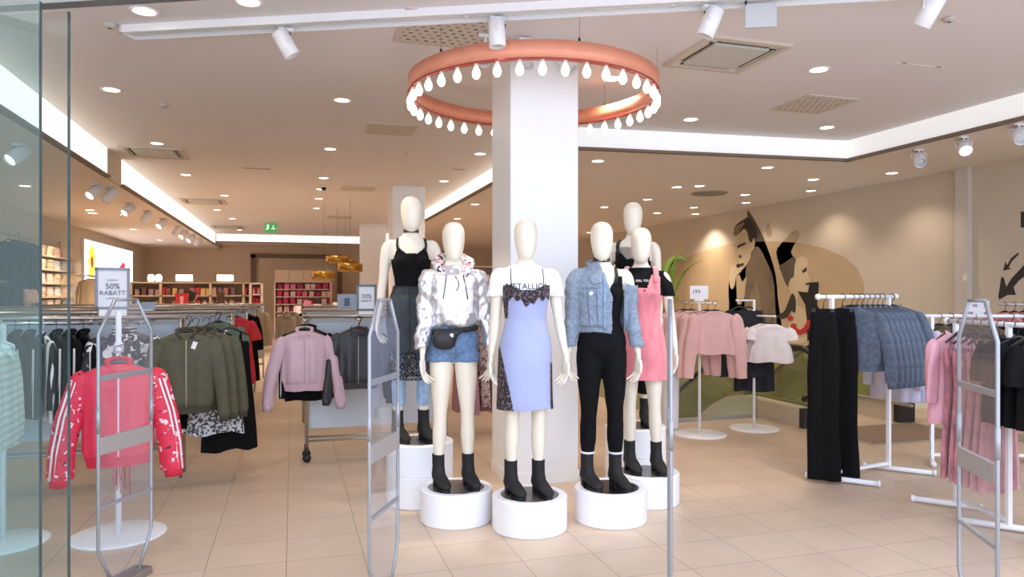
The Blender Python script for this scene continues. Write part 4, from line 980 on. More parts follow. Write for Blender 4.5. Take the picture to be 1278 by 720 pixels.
stripe_bw = stripes('stripe_black_white', (228,232,230), (30,30,34), 12, 'X', .55)
stripe_mint = stripes('stripe_mint', (236,240,238), (196,218,214), 22, 'Z', .55)
floral_bw = patches('floral_black_white', (26,26,30), [((226,226,224), 15, .555), ((120,120,126), 26, .62)], rough=.6)
lace_white = patches('lace_hem', (214,214,216), [((70,70,76), 40, .50)], rough=.8)
zip_white = mat('zip_white', (238,232,234), .5); zip_grey = mat('zip_grey', (150,145,138), .35, .8)
cream_cot = mat('cream_cotton', (226,208,178), .85, var=.04, vscale=6)
jeans_dark = mat('dark_jeans', (44,58,82), .85, var=.2, vscale=16)
grey_cot = mat('grey_cotton', (140,140,146), .85, var=.06, vscale=8)
bomber_rib = mat('rib_khaki', (66,62,46), .85)
# ------------------------------------------------------------------ gondolas
rail_m = mat('rail_steel', (176,170,164), .3, .7)
panel_m = mat('gondola_panel', (196,203,210), .3, spec=.5)
GONDOLAS = []
def gondola(x0, x1, y, lab, z=1.41, wheels=False, pz0=.36):
    L = x1-x0; t = thing('garment_gondola', lab, 'clothes rack', ((x0+x1)/2, y, 0), 0, 'grey-panelled garment gondolas')
    for s in (-1, 1):
        for q in (-1, 1):
            m = MB(); m.tube([(s*(L/2-.03), q*.10, .0 if not wheels else .10),(s*(L/2-.03), q*.10, z-.03)], .014, 8); m.build('post', rail_m, t)
            if wheels:
                m = MB(); m.lathe([(.012,-.016),(.038,-.014),(.040,0),(.038,.014),(.012,.016)], (s*(L/2-.03), q*.10, .04), 18, M=Matrix.Rotation(PI/2,3,'X')); m.lathe([(.02,.07),(.02,.13)], (s*(L/2-.03), q*.10, 0), 10); m.build('caster', dark_plastic, t)
    for q in (-1, 1):
        m = MB(); m.tube([(-L/2, q*.10, z-.02),(L/2, q*.10, z-.02)], .016, 10); m.build('top_rail', rail_m, t)
        m = MB(); m.tube([(-L/2+.03, q*.10, pz0-.1),(L/2-.03, q*.10, pz0-.1)], .012, 8); m.build('bottom_rail', rail_m, t)
    m = MB(); m.rbox((0,0,(pz0+z-.08)/2), (L-.1,.03,z-.08-pz0), .008); m.build('back_panel', panel_m, t)
    m = MB(); m.rbox((0,0,z-.035), (L-.02,.16,.03), .01); m.build('top_shelf', mat('gondola_top', (214,204,192), .4), t)
    GONDOLAS.append(t); return t
gondola(-4.6, -.90, 6.94, 'front gondola beside the red bomber stand, carrying khaki bombers and striped shirts')
gondola(-4.4, -.62, 8.75, 'second gondola along the aisle, with the sage green tee at its end')
gondola(-4.3, -.58, 10.6, 'third gondola along the aisle, with the red dress at its end')
gondola(-4.2, -.56, 12.5, 'fourth gondola along the aisle, with black clothes at its end')
gondola(-4.2, -.50, 14.5, 'fifth gondola along the aisle, with beige jackets at its end')
gondola(.10, 1.50, 7.20, 'wheeled gondola carrying the pink satin bomber and black leather jacket', 1.40, True, .30)
gondola(.10, 1.55, 9.4, 'gondola behind the wheeled one, under the blue-grey counter boxes')
gondola(.15, 1.6, 12.0, 'farther gondola on the column side of the aisle with pale jackets at its end')
def arm_rail(x, y, z=1.37, ln=.3, d=-1, lab=''):
    t = min((g for g in GONDOLAS if abs(g.location.x-x) < 2.3), key=lambda g: abs(g.location.y-y)); x -= t.location.x; y -= t.location.y
    m = MB(); m.tube([(x,y+.09,z),(x,y+d*ln,z)], .009, 8); o = m.build('display_arm', chrome, t); m = MB(); m.lathe([(.0001,-.012),(.014,-.006),(.014,.006),(.0001,.012)], (x,y+d*ln,z), 10); m.build('end_knob', chrome, o)
# --- front gondola: side-hung striped shirts and black jackets
rl = thing('hang_rail', 'steel hanging rail along the front gondola holding the striped shirts', 'clothes rail', (-2.5, 6.62, 1.36)); m = MB(); m.tube([(-.85,0,0),(.95,0,0)], .012, 8); m.build('rod', chrome, rl)
for x in (-.8, .9): 
    m = MB(); m.tube([(x,.02,.0),(x,.26,.02)], .01, 8); m.build('bracket', chrome, rl)
sA = Series(garment('striped_shirt', 'x', 'shirt', stripe_bw, W=.19, L=.68, hem=.21, th=.022, sl=.50, sr=(.055,.042), seed=3, neck='shirt', out=.02, hang=hanger_white, extra=swing_tag))
sB = Series(garment('black_jacket', 'x', 'jacket', blk, W=.20, L=.66, hem=.20, th=.026, sl=.55, seed=5, neck='collar', out=.02, trim_m={'stripe': zip_white}))
xs = np.linspace(-3.15, -1.63, 17)
for i, x in enumerate(xs):
    S = sB if i in (3, 6, 8, 11, 12, 14, 15, 16) else sA
    S.put((x, 6.62, 1.36), -1.0+R_.uniform(-.06,.06), ('striped black and white shirt' if S is sA else 'black striped-sleeve jacket')+' on the front gondola rail, %s from the floral bomber' % ORD[16-i], 'clothes side-hung on the front gondola')
p = onY(152, 410, 6.45); arm_rail(p.x, 6.84, 1.37, .42, -1, 'short chrome arm holding the black floral bomber')
sF = Series(garment('floral_bomber', 'x', 'jacket', floral_bw, W=.215, L=.60, hem=.215, th=.06, sl=.62, out=.09, seed=8, neck='collar', rib=True, trim_m={'rib': stripes('rib_stripes', (40,40,44), (220,220,220), 42, 'Z', .7)}, zipper=zip_grey))
sF.put((p.x, 6.60, 1.37), face((p.x, 6.5)), 'black and white floral bomber behind the red floral bomber jacket', 'floral bombers on the front gondola'); sF.put((p.x, 6.50, 1.37), face((p.x,6.5), .05), 'black and white floral bomber, front one of the pair behind the red jacket', 'floral bombers on the front gondola')
arm_rail(-1.14, 6.84, 1.37, .58, -1, 'short chrome arm holding the khaki bombers')
sK = Series(garment('khaki_bomber', 'x', 'jacket', khaki, W=.215, L=.60, hem=.21, th=.055, sl=.60, out=.07, seed=12, neck='collar', rib=True, trim_m={'rib': bomber_rib}, zipper=mat('zip_pale', (176,166,140), .4, .6), extra=swing_tag))
pk_ = onY(232, 430, 6.35)
for i, (dx, y) in enumerate(((0,6.36),(.06,6.47),(.13,6.58))):
    sK.put((pk_.x+dx, y, 1.37), face((pk_.x, y), -.05*i), 'khaki bomber jacket %s on the front gondola' % ('with price tag in full view' if i == 0 else 'half hidden, %s of the three' % ORD[i]), 'khaki bombers on the front gondola')
sL = Series(garment('lace_dress', 'x', 'dress', lace_white, W=.17, L=.86, hem=.26, th=.05, seed=14, neck='strap', amp=.02, fold=1.4))
sL.put((pk_.x+.17, 6.68, 1.378), face((pk_.x, 6.6)), 'white lace-hem dress behind the khaki bombers')
fr = Series(garment('fringed_blouse', 'x', 'blouse', blk, W=.17, L=.80, hem=.17, th=.035, seed=15, neck='strap', amp=.012)); fr.put((pk_.x-.02, 6.67, 1.378), face((pk_.x,6.6)), 'black fringed top hanging below the khaki bombers')
sD = Series(garment('long_dress', 'x', 'dress', blk, W=.17, L=1.02, hem=.24, th=.05, seed=16, neck='strap', amp=.016, fold=1.2))
sD.put((pk_.x+.30, 6.80-.06, 1.378), face((pk_.x, 6.6), .2), 'long black dress at the aisle end of the front gondola')
# --- further gondola ends
sT = Series(garment('sage_tee', 'x', 'tee', green_tee, W=.20, L=.50, hem=.22, th=.05, sl=.17, sr=(.07,.072), out=.05, seed=21, extra=swing_tag))
sR = Series(garment('red_dress', 'x', 'dress', red_dress, W=.19, L=.88, hem=.24, th=.06, sl=.22, sr=(.07,.07), seed=22, amp=.016))
sBk = Series(garment('black_blouse', 'x', 'blouse', blk, W=.20, L=.62, hem=.21, th=.034, sl=.5, seed=23))
sBe = Series(garment('beige_jacket', 'x', 'jacket', beige_cot, W=.20, L=.66, hem=.21, th=.034, sl=.56, seed=24, neck='shirt'))
sBr = Series(garment('brown_shirt', 'x', 'shirt', brown_cot, W=.19, L=.52, hem=.2, th=.034, sl=.5, seed=25, neck='shirt'))
def row_end(y, x, items, rowname):
    arm_rail(x, y-.12, 1.37, .12*len(items)+.10, -1, 'short chrome arm at the aisle end of the %s gondola' % rowname)
    for i, (S, w) in enumerate(items):
        yy = y-.21-.11*i; cp = (x+.05*(i-1), yy)
        S.put((x+R_.uniform(-.02,.02)+.03*i, yy, 1.37), face(cp, R_.uniform(-.1,.15)), w+' at the aisle end of the %s gondola' % rowname)
row_end(8.75, -.80, [(sBk,'black top hung rearmost'),(sBk,'black top hung behind the sage green tee'),(sT,'sage green tee')], 'second')
row_end(10.6, -.78, [(sD,'long black dress hung rearmost'),(sR,'red dress hung behind another'),(sR,'red dress hung frontmost')], 'third')
row_end(12.5, -.77, [(sD,'long black dress hung rearmost'),(sBk,'black long-sleeved top'),(sD,'long black dress hung frontmost')], 'fourth')
row_end(14.5, -.72, [(sBr,'brown shirt hung rearmost'),(sBe,'beige jacket hung rearmost'),(sBe,'beige jacket hung frontmost')], 'fifth')
# side-hung clothes on the inner parts of rows two and three (seen over and between)
for row, y, x1 in (('second', 8.75, -1.55), ('third', 10.6, -1.45)):
    r2 = thing('hang_rail', 'steel hanging rail along the %s gondola' % row, 'clothes rail', (x1-.5, y-.3, 1.36)); m = MB(); m.tube([(-.6,0,0),(.55,0,0)], .012, 8); m.build('rod', chrome, r2)
    for q in (-.5,.45):
        m = MB(); m.tube([(q,0,0),(q,.24,.02)], .01, 8); m.build('bracket', chrome, r2)
    for k in range(9):
        S = (sBk, sBe, sBk, sBr)[k % 4]
        S.put((x1-k*.115, y-.3, 1.36), -1.1, '%s on the %s gondola rail, %s from the aisle' % ({id(sBk):'black top',id(sBe):'beige jacket',id(sBr):'brown shirt'}[id(S)], row, ORD[k]), 'clothes side-hung on the %s gondola' % row)
# --- wheeled gondola: pink bomber, leather jacket
pb = onY(380, 400, 6.78); arm_rail(pb.x, 7.09, 1.36, .40, -1, 'short chrome arm holding the pink satin bomber')
sP = Series(garment('pink_bomber', 'x', 'jacket', pinksat, W=.205, L=.50, hem=.20, th=.065, sl=.58, out=.11, sr=(.060,.052), seed=31, neck='collar', rib=True, zipper=mat('zip_rose', (190,160,164), .4, .4), top=-.10, amp=.016))
sP.put((pb.x, 6.80, 1.36), face((pb.x, 6.78), .02), 'pale pink satin bomber jacket on the wheeled gondola')
sB.put((pb.x+.03, 6.94, 1.36), face((pb.x, 6.9), .0), 'black jacket peeking out behind the pale pink satin bomber')
pl = onY(447, 400, 6.8); arm_rail(pl.x, 7.09, 1.36, .40, -1, 'short chrome arm holding the black leather jacket')
sJ = Series(garment('leather_jacket', 'x', 'jacket', leather, W=.205, L=.50, hem=.20, th=.06, sl=.56, out=.08, seed=33, neck='shirt', zipper=zip_grey, rib=True))
sJ.put((pl.x, 6.80, 1.36), face((pl.x, 6.8), .05), 'black leather jacket beside the pink satin bomber'); sJ.put((pl.x+.02, 6.93, 1.36), face((pl.x, 6.9)), 'black leather jacket hidden behind the first leather jacket')
for i, (px, S, w) in enumerate(((358, sBe, 'pale beige jacket'),(368, sBe, 'pale beige jacket'),(378, sBk, 'black top'))):
    q = onY(px, 390, 11.75-.1*i); S.put((q.x, q.y, 1.376), -1.0, '%s over the wheeled gondola, %s from the aisle' % (w, ORD[i]), 'clothes at the farther column-side gondola')
# --- red floral bomber on its own stand
def disc_stand(px, d, lab, top=1.47, r=.29, pr=.016):
    p = onD(px, 400, d); t = thing('garment_stand', lab, 'clothes stand', (p.x, p.y, 0))
    m = MB(); m.lathe([(r,0),(r,.008),(r-.012,.014),(.03,.018),(.0001,.018)], n=56); m.build('base', white_metal, t)
    m = MB(); m.tube([(0,0,.015),(0,0,top)], pr, 14); m.build('pole', white_metal, t)
    return t, p
t, ps = disc_stand(148, 4.77, 'white pole stand with oval base holding the red floral bomber', 1.48, .29, .018)
c = Vector((ps.x, ps.y, 0)); tocam = Vector((-ps.x, -ps.y, 0)).normalized()
m = MB(); m.tube([Vector((0,0,1.24)), tocam*.16+Vector((0,0,1.235))], .012, 8); m.lathe([(.0001,-.03),(.03,-.02),(.034,.0),(.03,.03),(.02,.05),(.0001,.055)], (0,0,1.23), 14); m.build('clamp_arm', white_metal, t)
sH = Series(garment('red_floral_bomber', 'x', 'jacket', red_plain, W=.215, L=.60, hem=.205, th=.085, sl=.62, out=.105, sr=(.074,.072), seed=41, neck='collar', rib=True, trim_m={'sleeve': redm, 'rib': red_dark, 'stripe': zip_white}, zipper=zip_white, amp=.014, n=56, hang=mat('hanger_grey', (90,90,94), .5)))
q = c+tocam*.13; sH.put((q.x, q.y, 1.235), face(q, -.02), 'red bomber jacket with floral sleeves and white stripes on its own stand')
def fringe(t, V, fy):
    for i in range(9):
        x = -.05+.0125*i; mb = MB(); mb.tube([(x, -.02-.004*(i%3), -.60),(x+.006*math.sin(i*2), -.02, -.74),(x+.01*math.sin(i*3), -.015, -.86-.03*(i%4))], .0035, 5); mb.build('fringe_strand', red_dress, t)
sS = Series(garment('fringed_scarf', 'x', 'scarf', patches('scarf_print', (150,50,72), [((226,190,200), 30, .56),((210,60,80), 20, .5)], rough=.8), W=.07, L=.56, hem=.055, th=.02, seed=43, neck='waist', hang=hanger_black, extra=fringe))
q2 = c+tocam*.035; sS.put((q2.x+.02, q2.y, 1.235), face(q2), 'red printed fringed scarf dangling under the red floral bomber')
# second stand behind the glass
t, ps2 = disc_stand(4, 4.62, 'white pole stand behind the storefront glass with mint striped shirts', 1.40, .26, .016)
tc2 = Vector((-ps2.x, -ps2.y, 0)).normalized()
m = MB(); m.tube([-tc2*.1+Vector((0,0,1.36)), tc2*.25+Vector((0,0,1.36))], .010, 8); m.build('clamp_arm', white_metal, t)
sM = Series(garment('mint_shirt', 'x', 'shirt', stripe_mint, W=.2, L=.62, hem=.22, th=.045, sl=.5, seed=45, neck='shirt', hang=hanger_white))
for i in range(3): q = Vector((ps2.x, ps2.y, 0))+tc2*(.05+.09*i); sM.put((q.x, q.y, 1.36), face(q, 1.42-.05*i), 'white and mint striped shirt behind the storefront glass, %s on its stand' % ('rear', 'middle', 'front')[i], 'mint shirts on the stand behind glass')
# ------------------------------------------------------------------ signs on the gondolas
def framed_sign(px0, px1, py0, py1, y, lab, lines, name='sale_sign'):
    a = onY((px0+px1)/2, py1, y); b = onY((px0+px1)/2, py0, y); l = onY(px0, py0, y); r = onY(px1, py0, y)
    w, h = (r-l).length, b.z-a.z; t = thing(name, lab, 'sign', (a.x, y, a.z), face(a, .1))
    m = MB(); fw = .022
    for (cx, cz, dx, dz) in ((0,fw/2,w,fw),(0,h-fw/2,w,fw),(-w/2+fw/2,h/2,fw,h),(w/2-fw/2,h/2,fw,h)): m.box((cx,0,cz),(dx,.02,dz))
    m.build('frame', mat('sign_frame', (116,122,130), .35, .5), t)
    m = MB(); m.box((0,.002,h/2),(w-fw,.008,h-fw)); m.build('card', mat('sign_card', (232,235,244), .5), t)
    m = MB(); m.rbox((0,.0,-.03),(w*.8,.08,.055),.01); m.build('foot', white_metal, t)
    for s, sz, z, mm in lines: text_part('lettering', s, sz*h, mm, t, (0,-.008,z*h), FRONT)
    return t
ink = mat('sign_ink', (112,112,122), .6); ink_red = mat('sign_ink_red', (216,160,168), .6)
framed_sign(119, 162, 334, 386, 6.94, 'framed white 50 percent discount sign on the front gondola', [('50%',.19,.55,ink),('RABATT',.15,.39,ink),('UTVALDA',.05,.70,ink),('ordinarie pris',.05,.27,ink)])
framed_sign(445, 470, 355, 388, 7.20, 'small framed white sign on the wheeled gondola', [('50%',.22,.55,ink),('RABATT',.11,.38,ink)])
# ------------------------------------------------------------------ mural side: stands and rails
tag_white = mat('alarm_tag', (244,240,236), .4)
def alarm(x, z):
    def f(t, V, fy):
        mb = MB(); y = front_y(V, x, z, .05); mb.lathe([(.0001,.008),(.022,.006),(.026,.0),(.022,-.006),(.0001,-.008)], (x, y-.006, z), 18, M=Matrix.Rotation(PI/2,3,'X')); mb.build('alarm_tag', tag_white, t)
    return f
t, p1_ = disc_stand(873, 8.18, 'white disc-base stand holding the blush pink sweaters', 1.50, .30)
ang1 = -1.15
dv1 = Vector((math.cos(ang1), math.sin(ang1), 0)); c1 = Vector((p1_.x, p1_.y, 0))
m = MB(); m.tube([-dv1*.22+Vector((0,0,1.49)), dv1*.20+Vector((0,0,1.49))], .012, 8); m.lathe([(.0001,-.016),(.018,-.008),(.018,.008),(.0001,.016)], dv1*.2+Vector((0,0,1.49)), 10); m.build('cross_arm', white_metal, t)
sW = Series(garment('blush_sweater', 'x', 'sweater', blush, W=.235, L=.48, hem=.235, th=.036, sl=.66, out=.06, sr=(.078,.058), seed=51, amp=.014))
for i, k in enumerate((-.21, -.115, .105, .20)):
    q = c1+dv1*k; sW.put((q.x, q.y, 1.49), face(q, .38-.05*i), 'blush pink sweater on the disc-base stand, %s' % ('rearmost','second from the rear','third from the rear','frontmost and fully seen')[i], 'blush sweaters on the disc stand')
def price_card(p, rz, lab, s, w=.20, h=.15):
    t = thing('price_card', lab, 'price sign', p, rz)
    m = MB(); m.box((0,0,h/2),(w,.006,h)); m.build('card', mat('card_white', (240,238,240), .4), t)
    m = MB(); m.box((0,0,-.01),(w*.5,.012,.03)); m.build('holder', white_metal, t)
    text_part('lettering', s, h*.42, mat('card_ink', (70,70,90), .6), t, (-w*.16,-.005,h*.52), FRONT)
q = onD(872.5, 373, 8.18); price_card((q.x, q.y, q.z), face(q), 'white price card 199 above the blush sweaters', '199')
t, p2_ = disc_stand(941, 8.52, 'white disc-base stand holding the white top and dark skirts', 1.525, .285)
rt = Vector((CS, -SN, 0)); bk = Vector((SN, CS, 0)); c2 = Vector((p2_.x, p2_.y, 0))
m = MB(); m.tube([-rt*.20+Vector((0,0,1.515)), Vector((0,0,1.515))], .012, 8); m.lathe([(.0001,-.016),(.018,-.008),(.018,.008),(.0001,.016)], -rt*.2+Vector((0,0,1.515)), 10); m.build('upper_arm', white_metal, t)
m = MB(); m.tube([Vector((0,0,1.335)), rt*.15-bk*.26+Vector((0,0,1.335))], .012, 8); m.lathe([(.0001,-.016),(.018,-.008),(.018,.008),(.0001,.016)], rt*.15-bk*.26+Vector((0,0,1.335)), 10); m.build('lower_arm', white_metal, t)
sV = Series(garment('peplum_blouse', 'x', 'blouse', white_cot, W=.20, L=.44, hem=.245, th=.07, sl=.10, sr=(.07,.07), out=.03, seed=55, amp=.016, waist=None))
for i, k in enumerate((.09, .13)): q = c2+rt*k-bk*(.10+.10*i); sV.put((q.x, q.y, 1.335), face(q, .10), 'white peplum top on the disc-base stand, %s' % ('half hidden behind the other','front one in full view')[i], 'white tops on the disc stand')
sN = Series(garment('dark_skirt', 'x', 'skirt', navy, W=.16, L=.78, hem=.235, th=.06, seed=57, neck='waist', amp=.014))
for i, k in enumerate((-.16, -.06)): q = c2+rt*k+bk*.05*(1-i)-bk*.0; sN.put((q.x, q.y, 1.515), face(q, .3), 'navy black skirt hanging behind the white tops, %s' % ('outer one','inner one')[i], 'dark skirts on the disc stand')
sN.put((c2.x+rt.x*.03+bk.x*.09, c2.y+rt.y*.03+bk.y*.09, 1.335), face(c2, .1), 'navy black skirt hanging low behind the white tops')
def h_rail(p0, p1, z, lab, over=(.18,.12), foot=.30, fa=None, r=.017):
    """white clothes rail: two posts on floor feet, a low spreader, a top rail with end caps"""
    a = Vector((p0[0], p0[1], 0)); b = Vector((p1[0], p1[1], 0)); d = (b-a).normalized(); c = (a+b)/2; L = (b-a).length; rz = math.atan2(d.y, d.x)
    t = thing('clothes_rail', lab, 'clothes rail', c, rz)
    for s in (-1, 1):
        x = s*L/2
        m = MB(); m.box((x,0,(z+.03)/2),(.030,.030,z-.03)); m.build('post', white_metal, t)
        fd = Vector((math.cos((fa or -PI/2)), math.sin((fa or -PI/2)), 0))
        m = MB(); m.tube([Vector((x,0,.030))-fd*foot*.55, Vector((x,0,.030))+fd*foot], .022, 10); m.build('foot', white_metal, t)
        for e, w in ((-.55,0),(1,1)):
            m = MB(); q = Vector((x,0,.030))+fd*foot*e; m.tube([q-fd*.012, q+fd*.012], .027, 12); m.build('foot_cap', white_metal, t)
    m = MB(); m.box((0,0,.075),(L,.026,.026)); m.build('spreader', white_metal, t)
    m = MB(); m.tube([(-L/2-over[0],0,z),(L/2+over[1],0,z)], r, 12); m.build('top_rail', white_metal, t)
    for x in (-L/2-over[0], L/2+over[1]):
        m = MB(); m.lathe([(.0001,-.02),(.024,-.014),(.026,0),(.024,.014),(.0001,.02)], (x,0,z), 14, M=Matrix.Rotation(PI/2,3,'Y')); m.build('end_cap', white_metal, t)
    return t, c, d, rz
# rail with black trousers and denim jackets
a = G(1038, 601); b = G(1109, 588)
t, c, d, rz = h_rail(a, b, 1.57, 'white clothes rail with black trousers and denim jackets', (.17,.10), .36, -1.05)
L_ = (Vector((b.x,b.y,0))-Vector((a.x,a.y,0))).length
sQ = Series(trousers('black_trousers', 'x', blk, 1.44, .098, .145, 61))
q = c+d*(-L_/2-.105); sQ.put((q.x, q.y, 1.57), face(q, -.12), 'long black wide trousers at the outer end of the rail, beside the painted woman')
q = c+d*(-L_/2+.135); sQ.put((q.x, q.y, 1.57), face(q, -.12), 'long black wide trousers between the rail post and denim jackets')
sG = Series(garment('denim_jacket', 'x', 'jacket', denim_jkt, W=.235, L=.50, hem=.235, th=.024, sl=.55, out=.085, sr=(.058,.048), seed=63, rib=True, neck='shirt', trim_m={'rib': denim_jkt}, flat=.36, amp=.004))
NJ = 8
for i in range(NJ):
    q = c+d*(-L_/2+.255+i*.07 if i < NJ-1 else L_/2+.045); sG.put((q.x, q.y, 1.57), -.95+.02*i+R_.uniform(-.03,.03), 'blue denim jacket on the white rail, %s from the black trousers' % ORD[i], 'denim jackets on the white rail')
# rail with rose velvet dresses and black tees
a = G(1193, 634); b = G(1259, 663)
t, c, d, rz = h_rail(a, b, 1.39, 'white clothes rail with rose velvet dresses and black tees', (.10,.55), .28, -2.2)
L_ = (Vector((b.x,b.y,0))-Vector((a.x,a.y,0))).length
sY = Series(garment('velvet_dress', 'x', 'dress', velvet_rose, W=.155, L=1.02, hem=.20, th=.03, seed=71, neck='strap', amp=.011, waist=.32, fold=1.2, extra=alarm(.05, -.80)))
sX = Series(garment('black_tee', 'x', 'tee', blk, W=.21, L=.56, hem=.215, th=.045, sl=.20, sr=(.072,.074), seed=73, extra=alarm(.02,-.56)))
sU = Series(garment('pink_satin_shirt', 'x', 'shirt', pink_silk, W=.20, L=.66, hem=.22, th=.05, sl=.42, sr=(.065,.05), seed=75, neck='shirt'))
q = c+d*(-L_/2-.06); sU.put((q.x, q.y, 1.39), .15, 'pink satin shirt at the end of the velvet dress rail')
for i in range(6):
    q = c+d*(-L_/2+.05+i*.078); sY.put((q.x, q.y, 1.39), .08+R_.uniform(-.05,.05), 'rose velvet strappy dress, %s from the pink satin shirt' % ORD[i], 'rose velvet dresses on the rail')
for i in range(4):
    q = c+d*(L_/2-.02+i*.10); sX.put((q.x, q.y, 1.39), .0+R_.uniform(-.04,.04), 'black tee on the velvet dress rail, %s after the dresses' % ORD[i], 'black tees on the velvet rail')
for i in range(2):
    q = c+d*(L_/2+.42+i*.08); sY.put((q.x, q.y, 1.39), .0, 'rose velvet dress beyond the black tees, %s' % ('nearer the tees','at the rail end')[i], 'rose velvet dresses beyond the tees')
# rail behind it
a = G(1163, 577); b = a + Vector((.85, -.30, 0))
t, c, d, rz = h_rail(a, b, 1.385, 'white clothes rail with olive jackets behind the velvet dress rail', (.42,.12), .22, -2.0)
sO = Series(garment('olive_jacket', 'x', 'jacket', khaki2, W=.21, L=.62, hem=.215, th=.05, sl=.55, out=.03, seed=81, neck='shirt'))
sZ = Series(garment('lavender_shirt', 'x', 'shirt', lav_cot, W=.2, L=.70, hem=.235, th=.05, sl=.5, seed=83, amp=.016, neck='shirt'))
for i in range(3): q = c+d*(-.80+i*.10); sZ.put((q.x, q.y, 1.385), -1.3, 'pale lavender shirt showing below the denim jackets, %s on the rear rail' % ORD[i], 'lavender shirts on the rear rail')
for i in range(5): q = c+d*(-.38+i*.105); sO.put((q.x, q.y, 1.385), -1.3+R_.uniform(-.05,.05), 'olive brown jacket on the rear rail, %s from the lavender shirts' % ORD[i], 'olive jackets on the rear rail')
for i in range(2): q = c+d*(.28+i*.1); sX.put((q.x, q.y, 1.385), -1.3, 'black tee on the rear rail beyond the olive jackets, %s' % ORD[i], 'black tees on the rear rail')
q = onD(1221, 389, 6.3); price_card((q.x, q.y, q.z), face(q, -.1), 'small white price card 99 above the rear rail, seen through the gate', '99', .16, .095)
# pink garments hung by the wall behind, cut by the photo edge
q = onD(1275, 396, 7.9); wr = thing('short_rail', 'short chrome rail with dusty pink tops below the painted arrow', 'clothes rail', (q.x, q.y, 1.48), -.3); m = MB(); m.tube([(-.25,0,0),(.5,0,0)], .012, 8); m.build('rod', chrome, wr); m = MB(); m.tube([(.1,0,0),(.1,0,-1.47)], .014, 8); m.build('post', chrome, wr); m = MB(); m.rbox((.1,0,-1.47),(.4,.4,.02),.02); m.build('base_plate', chrome, wr)
sPk = Series(garment('dusty_pink_blouse', 'x', 'blouse', mat('dusty_pink', (206,140,148), .7, var=.08, vscale=9), W=.2, L=.55, hem=.21, th=.05, sl=.3, seed=85))
for i in range(3): sPk.put((q.x-.18+.1*i, q.y+.05-.03*i, 1.48), face(q, -.9), 'dusty pink top below the painted arrow, %s on its short rail' % ORD[i], 'dusty pink tops')
# ------------------------------------------------------------------ stairwell: descending escalator
esc = thing('escalator', 'descending escalator with dark handrails beyond the clothes stands', 'escalator', (6.6, 7.2, 0))
steel = mat('escalator_steel', (176,172,164), .35, .5); deck_m = mat('escalator_deck', (196,182,158), .5)
esc_glass = clear('escalator_glass', (222,228,205), .07, .05, (190,190,150))
rub = mat('handrail_rubber', (26,24,24), .45)
def epath(h):  # profile (y, z) along the run: flat landing then 30 degree descent
    return [(0, h),(1.25, h),(1.55, h-.06),(1.9, h-.22),(6.0, h-.22-4.1*.6)]
for s in (-1, 1):
    x = s*.70
    m = MB(); lo = [(y, min(z-.32, -.0) if i < 2 else z-1.3) for i, (y, z) in enumerate(epath(.22))]; top = epath(.22)
    vs = []
    for dx in (-.12, .12):
        for (y, z) in top: vs.append((x+dx, y, z))
        for (y, z) in top: vs.append((x+dx, y, (0.002 if y < .74 else z-1.35)))
    n = len(top); fs = []
    for i in range(n-1):
        fs += [(i, i+1, n+i+1, n+i), (2*n+i+1, 2*n+i, 3*n+i, 3*n+i+1), (i+1, i, 2*n+i, 2*n+i+1), (n+i, n+i+1, 3*n+i+1, 3*n+i)]
    fs += [(0, n, 3*n, 2*n)]
    # cladding starts past the floor edge; the landing part stands on the floor
    m.add(vs, fs); m.build('cladding', deck_m, esc)
    m = MB(); m.rbox((x, -.02, .115),(.26,.10,.23),.02); m.build('newel_box', mat('newel_black', (34,30,28), .5), esc)
    m = MB(); g0, g1 = epath(.24), epath(.90); vs = []
    g1[0] = (.12, .90); g0[0] = (.0, .24); g0.insert(1, (.05,.24)); g1.insert(0, (-.10, .55))
    for dx in (-.006, .006): vs += [(x+dx, y, z) for y, z in g0]+[(x+dx, y, z) for y, z in g1]
    n = len(g0); fs = []
    for i in range(n-1): fs += [(i, i+1, n+i+1, n+i), (2*n+i+1, 2*n+i, 3*n+i, 3*n+i+1)]
    m.add(vs, fs); m.build('glass_panel', esc_glass, esc)
    m = MB(); hp = [(x, .10, .32),(x, -.12, .40),(x, -.20, .62),(x, -.10, .86),(x, .12, .94)]+[(x, y, z) for y, z in epath(.94)[1:]]
    m.tube(hp, .034, 12); m.build('handrail', rub, esc)
    m = MB(); m.box((x-s*.115, .5, .235),(.05,1.5,.03)); m.build('inner_deck', steel, esc)
m = MB()
m.add([], [])
for k in range(10):
    y = 1.0+k*.4; z = 0 if y < 1.4 else -(y-1.4)*.6
    m.box((0, y+.2, z-.09 if y >= 1.4 else -.02),(1.1,.4,.16 if y >= 1.4 else .03))
m.build('step_band', steel, esc)
lp = thing('comb_plate', 'ribbed steel landing plate set in the floor before the escalator', 'floor plate', (6.6, 6.62, 0))
m = MB(); m.box((0,0,.003),(1.5,.95,.006)); m.build('frame', steel, lp)
m = MB(); m.box((0,0,.006),(1.4,.85,.006)); m.build('ribbing', stripes('ribbed', (150,128,108), (112,94,80), 14, 'X', .6), lp)
gb = thing('glass_balustrade', 'frameless glass guard at the stairwell edge behind the sweaters', 'balustrade', (5.17, 7.99, 0))
m = MB(); m.box((0,0,.53),(1.16,.012,1.04)); m.build('panel', clear('guard_glass', (238,242,236), .04, .02), gb)
m = MB(); m.box((0,0,.02),(1.16,.05,.04)); m.build('base_channel', steel, gb)
